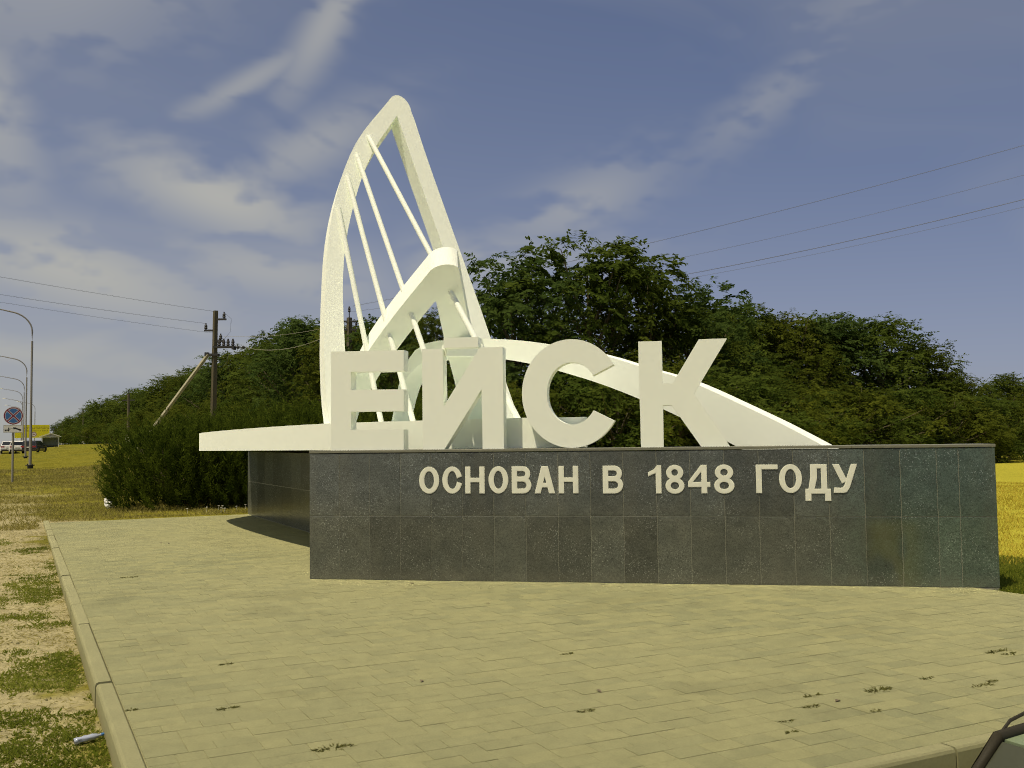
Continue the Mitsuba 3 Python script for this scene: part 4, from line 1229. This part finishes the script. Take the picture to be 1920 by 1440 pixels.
part('floor', shm(-1.7, 1.7, -0.2, 2.4, -0.5, 0.0), 'brace_concrete', sh)
for xx in (-1.5, 1.35):
    for yy in (0.0, 2.0):
        part('post', shm(xx, xx + 0.15, yy, yy + 0.15, 0, 2.0), 'shelter_white', sh)
part('lintel', shm(-1.5, 1.5, -0.01, 0.14, 2.0, 2.14), 'shelter_white', sh)
part('back_panel', shm(-1.35, 1.35, 2.02, 2.07, 0.05, 2.0), 'shelter_panel', sh)
for xx in (-1.44, 1.40):
    part('side_panel', shm(xx, xx + 0.04, 0.15, 2.0, 0.05, 2.0), 'shelter_panel', sh)
part('bench', shm(-1.2, 1.2, 1.5, 1.95, 0.40, 0.47), 'brace_concrete', sh)
for s in (-1, 1):
    r = prism(Polygon([(0, 2.17), (s * 1.48, 1.65), (s * 1.48, 1.75), (0, 2.27)]), 2.6, H0 - TR * 0.25, SE, UP)
    part('roof_slope', r, 'shelter_white', sh)
part('gable', prism(Polygon([(-1.12, 1.71), (1.12, 1.71), (0, 2.12)]), 0.05, H0 - TR * 0.0, SE, UP), 'sign_back', sh)

# ------------------------------------------------------------------ utility poles and wires
def insulator(o, s=1.0):
    return lathe([(0.0, 0.0), (0.03, 0.0), (0.035, 0.03), (0.08, 0.05), (0.085, 0.08), (0.05, 0.12), (0.075, 0.15), (0.07, 0.19), (0.035, 0.24), (0.03, 0.30), (0.0, 0.31)], o, 10).apply_translation((0, 0, 0)) if s == 1 else lathe([(r * s, z * s) for r, z in [(0.0, 0.0), (0.03, 0.0), (0.08, 0.05), (0.05, 0.12), (0.075, 0.15), (0.03, 0.30), (0.0, 0.31)]], o, 10)


up = thing('utility_pole', 'concrete utility pole with insulator brackets and a slanting brace, behind the hedge', 'utility pole')
PX, PY = -13.62, 45.0
part('shaft', tube([(PX - 0.06, PY, gz(PX, PY) - 0.5), (PX + 0.06, PY, 7.38)], [0.16, 0.115], 4), 'pole_concrete', up)
bh = (-13.86, 44.9, 5.36)
part('brace', tube([(-17.9, 44.6, gz(-17.9, 44.6) - 0.3), bh], [0.10, 0.085], 4), 'brace_concrete', up)
part('brace_clamp', cat([bx(PX - 0.38, PX + 0.22, PY - 0.16, PY + 0.16, 5.30, 5.40), bx(PX - 0.40, PX - 0.24, PY - 0.14, PY + 0.10, 5.28, 5.46)]), 'dark_metal', up)
BR = [(0.02, 0.55, 6.98, 0.45), (-0.45, 0.12, 6.47, -0.38), (0.02, 0.40, 5.98, 0.30)]
for a, b, z, ix in BR:
    part('bracket', bx(PX + a, PX + b, PY - 0.05, PY + 0.05, z - 0.04, z + 0.04), 'dark_metal', up)
    part('insulator', insulator((PX + ix, PY, z + 0.04)), 'dark_metal', up)
part('platform', cat([bx(PX, PX + 0.95, PY - 0.14, PY - 0.06, 5.66, 5.74), bx(PX, PX + 0.95, PY + 0.06, PY + 0.14, 5.66, 5.74), bx(PX + 0.85, PX + 0.95, PY - 0.2, PY + 0.2, 5.58, 5.74)]), 'dark_metal', up)
for q in (0.24, 0.44, 0.64, 0.86):
    part('fuse_insulator', insulator((PX + q, PY, 5.74), 1.12), 'dark_metal', up)
part('strain_insulators', cat([tube([(PX + 0.95, PY, 5.70), (PX + 1.45, PY, 5.66)], 0.018, 6), *[trimesh.creation.icosphere(1, 0.075).apply_translation((PX + q, PY, 5.68)) for q in (1.08, 1.34)]]), 'dark_metal', up)
part('jumper_wire', cat([tube([(PX + 0.45, PY, 7.3), (PX + 0.78, PY, 7.0), (PX + 0.74, PY, 6.4), (PX + 0.45, PY, 6.05)], 0.006, 4), tube([(PX + 0.6, PY, 5.6), (PX + 0.60, PY, 5.0), (PX + 0.4, PY, 4.8)], 0.006, 4)]), 'wire_dark', up)

up2 = thing('utility_pole', 'concrete utility pole between the left leg of the tall sail and its rods', 'utility pole')
QX, QY = -6.6, 40.0
part('shaft', tube([(QX, QY, gz(QX, QY) - 0.5), (QX, QY, 6.36)], [0.16, 0.11], 4), 'pole_concrete', up2)
part('top_pin', cat([tube([(QX, QY, 6.3), (QX, QY, 6.62)], 0.022, 6), insulator((QX, QY, 6.58), 0.8)]), 'dark_metal', up2)
for z, w in ((6.20, 0.32), (5.86, 0.30)):
    part('crossarm', bx(QX - w, QX + w, QY - 0.05, QY + 0.05, z - 0.035, z + 0.035), 'dark_metal', up2)
    for s in (-1, 1):
        part('insulator', insulator((QX + s * (w - 0.04), QY, z - 0.22), 0.7), 'dark_metal', up2)
for x, y, zt, lab in ((-42.8, 110, 6.9, 'pale utility pole standing in front of the left windbreak'), (-98.3, 226, 9.0, 'far utility pole with a white foot beside the left windbreak'), (-155.0, 340, 9.1, 'farthest thin utility pole near the end of the left windbreak')):
    k = thing('utility_pole', lab, 'utility pole')
    part('shaft', tube([(x, y, gz(x, y) - 0.5), (x, y, zt)], [0.19, 0.13], 6), 'pole_concrete', k)
    part('foot', bx(x - 0.24, x + 0.24, y - 0.24, y + 0.24, gz(x, y) - 0.3, gz(x, y) + 1.1), 'sign_white', k)
    part('crossarm', bx(x - 0.7, x + 0.7, y - 0.06, y + 0.06, zt - 0.75, zt - 0.63), 'dark_metal', k)
    part('top_pin', tube([(x, y, zt - 0.1), (x, y, zt + 0.45)], 0.05, 6), 'dark_metal', k)


def wire(a, b, sag, mat_, label, r=0.008):
    t = np.linspace(0, 1, 25)[:, None]
    p = np.array(a) + (np.array(b) - np.array(a)) * t
    p[:, 2] -= (4 * sag * t * (1 - t))[:, 0]
    k = key('power_line')
    scene[k] = mikit.ply(tube(p, r, 5), mat_)
    labels[k] = {'label': label, 'category': 'power line', 'group': 'overhead wires'}


wire((-6.45, 40, 6.83), (22.5, 26, 11.5), 0.50, 'wire_dark', 'uppermost overhead wire at the right, meeting the tree top', 0.007)
wire((-6.53, 40, 6.60), (22.5, 26, 10.68), 0.81, 'wire_dark', 'faint second overhead wire from the top at the right', 0.005)
wire((-6.32, 40, 6.20), (22.0, 26, 9.72), 0.80, 'wire_dark', 'thickest dark overhead wire crossing in front of the trees at the right', 0.009)
wire((-6.88, 40, 6.20), (22.0, 26, 9.48), 0.90, 'wire_dark', 'lowest thin overhead wire just under the thickest one', 0.0045)
wire((PX + 0.05, PY, 7.34), (-23.5, 30, 8.05), 0.12, 'wire_dark', 'top wire running left from the braced utility pole', 0.006)
wire((PX - 0.40, PY, 6.80), (-23.5, 30, 7.35), 0.12, 'wire_dark', 'middle wire running left from the braced utility pole', 0.006)
wire((PX - 0.05, PY, 6.35), (-23.5, 30, 7.15), 0.12, 'wire_dark', 'lowest wire running left from the braced utility pole', 0.005)
wire((PX + 1.45, PY, 5.66), (QX - 0.26, QY, 5.95), 0.42, 'wire_pale', 'sagging pale wire between the two concrete poles in front of the trees', 0.010)
wire((PX + 0.45, PY, 6.2), (QX + 0.26, QY, 6.25), 0.25, 'wire_pale', 'upper pale wire between the two concrete poles', 0.007)

# ------------------------------------------------------------------ litter
bt = thing('plastic_bottle', 'crumpled bluish plastic bottle lying in the grass beside the kerb', 'bottle')
bs = lathe([(0.0, 0.0), (0.028, 0.003), (0.031, 0.02), (0.026, 0.05), (0.031, 0.08), (0.027, 0.11), (0.030, 0.14), (0.020, 0.175), (0.012, 0.19), (0.012, 0.205)], (0, 0, 0), 18)
bs.vertices += (meshkit.noise(bs.vertices * 60, 3)[:, None] - 0.5) * np.array([0.016, 0.016, 0.004])
rot = trimesh.transformations.rotation_matrix(math.radians(86), (0, 1, 0))
btw = place(-2.11, 4.80, gz(-2.05, 4.83) + 0.022, 0.75, (0.62, 0.62, 0.50))
part('body', bs.copy().apply_transform(rot), 'bottle_plastic', bt, smooth=True, to_world=btw)
part('cap', lathe([(0.0, 0.225), (0.0135, 0.225), (0.0135, 0.203), (0.0, 0.203)], (0, 0, 0), 14).apply_transform(rot), 'sign_blue', bt, to_world=btw)
bag = trimesh.creation.icosphere(3, 1.0)
bag.vertices *= (0.11, 0.09, 0.13)
bag.vertices *= (0.65 + 0.8 * meshkit.fbm(bag.vertices * 14, 3, 4))[:, None]
k = key('plastic_bag')
scene[k] = mikit.ply(bag, 'bag_plastic', to_world=place(-8.55, 21.0, gz(-8.55, 21.0) + 0.12))
labels[k] = {'label': 'crumpled white plastic bag at the left end of the hedge', 'category': 'bag'}
lrs = np.random.RandomState(9)
for i in range(16):
    t, n = lrs.uniform(3.6, 14), lrs.uniform(0.7, 6.5)
    p = tn(t, n, 0.004)
    if (p - W0) @ WN < 0.1 and p[0] > -2:
        continue
    k = key('dry_leaf')
    q = np.linspace(0, 1, 7)
    w = 0.010 * np.sin(np.pi * q) ** 0.8 * lrs.uniform(0.7, 1.3)
    zc = 0.006 * np.sin(np.pi * q * 1.2)
    vv = np.vstack([np.stack([q * 0.05, w, zc + 0.003], 1), np.stack([q * 0.05, -w, zc + 0.002], 1)])
    ff = [(j, j + 1, j + 8) for j in range(6)] + [(j, j + 8, j + 7) for j in range(6)]
    scene[k] = mikit.ply((vv, np.array(ff)), 'bark', to_world=place(p[0], p[1], 0.002, lrs.uniform(0, 6)))
    labels[k] = {'label': 'small dry leaf lying on the paving', 'category': 'leaf', 'group': 'dry leaves on the paving'}

# ------------------------------------------------------------------ corner of the car beside the photographer
cr_ = thing('parked_car', 'corner of a dark green car with black rubber trim in the lower right corner', 'car')
Z0 = 0.93
c0, pb, pf = np.array([0.594, 1.240]), np.array([1.30, 1.70]), np.array([1.06, 0.955])
top = Polygon([c0, (0.640, 1.150), (0.760, 1.055), pf, pb])
shell = []
tv = np.array(top.exterior.coords)[:-1]
down = [(0.0, 0.0), (-0.035, -0.05), (-0.055, -0.14), (-0.06, -0.55)]
cen = tv.mean(0)
rings = [np.c_[tv + nrm_ * 0, np.full(len(tv), Z0)] for nrm_ in (0,)]
for o, dz in down[1:]:
    d = tv - cen
    d /= np.linalg.norm(d, axis=1, keepdims=True)
    rings.append(np.c_[tv - d * o, np.full(len(tv), Z0 + dz)])
V = np.vstack(rings)
Fc = []
m5 = len(tv)
for i in range(len(rings) - 1):
    for j in range(m5):
        kx = (j + 1) % m5
        Fc += [(i * m5 + j, (i + 1) * m5 + j, (i + 1) * m5 + kx), (i * m5 + j, (i + 1) * m5 + kx, i * m5 + kx)]
part('side_panel', trimesh.Trimesh(V, np.array(Fc), process=False), 'car_green_shaded', cr_)
tp = trimesh.creation.extrude_polygon(top.buffer(-0.004), 0.006, engine='earcut').apply_translation((0, 0, Z0 - 0.004))
part('top_panel', tp, 'car_green_lit', cr_)
d0 = (c0 - cen) / np.linalg.norm(c0 - cen)
edge_dn = [np.r_[c0 - d0 * o, Z0 + dz] for o, dz in down]
part('rubber_trim', cat([tube([np.r_[pb, Z0 + 0.004], np.r_[c0, Z0 + 0.004]] + edge_dn[1:], 0.0075, 8)]), 'rubber_black', cr_, smooth=50)
part('loose_seal', tube([np.r_[c0, Z0 + 0.004] + q for q in ((0.0, 0.0, 0.0), (0.03, 0.028, 0.012), (0.08, 0.055, 0.022), (0.18, 0.115, 0.020), (0.40, 0.26, 0.01))], 0.0022, 6), 'rubber_black', cr_, smooth=50)
for (x, y) in ((0.95, 1.2), (1.15, 1.5)):
    part('door_post', bx(x - 0.1, x + 0.1, y - 0.05, y + 0.05, -0.13, Z0 - 0.05), 'rubber_black', cr_)
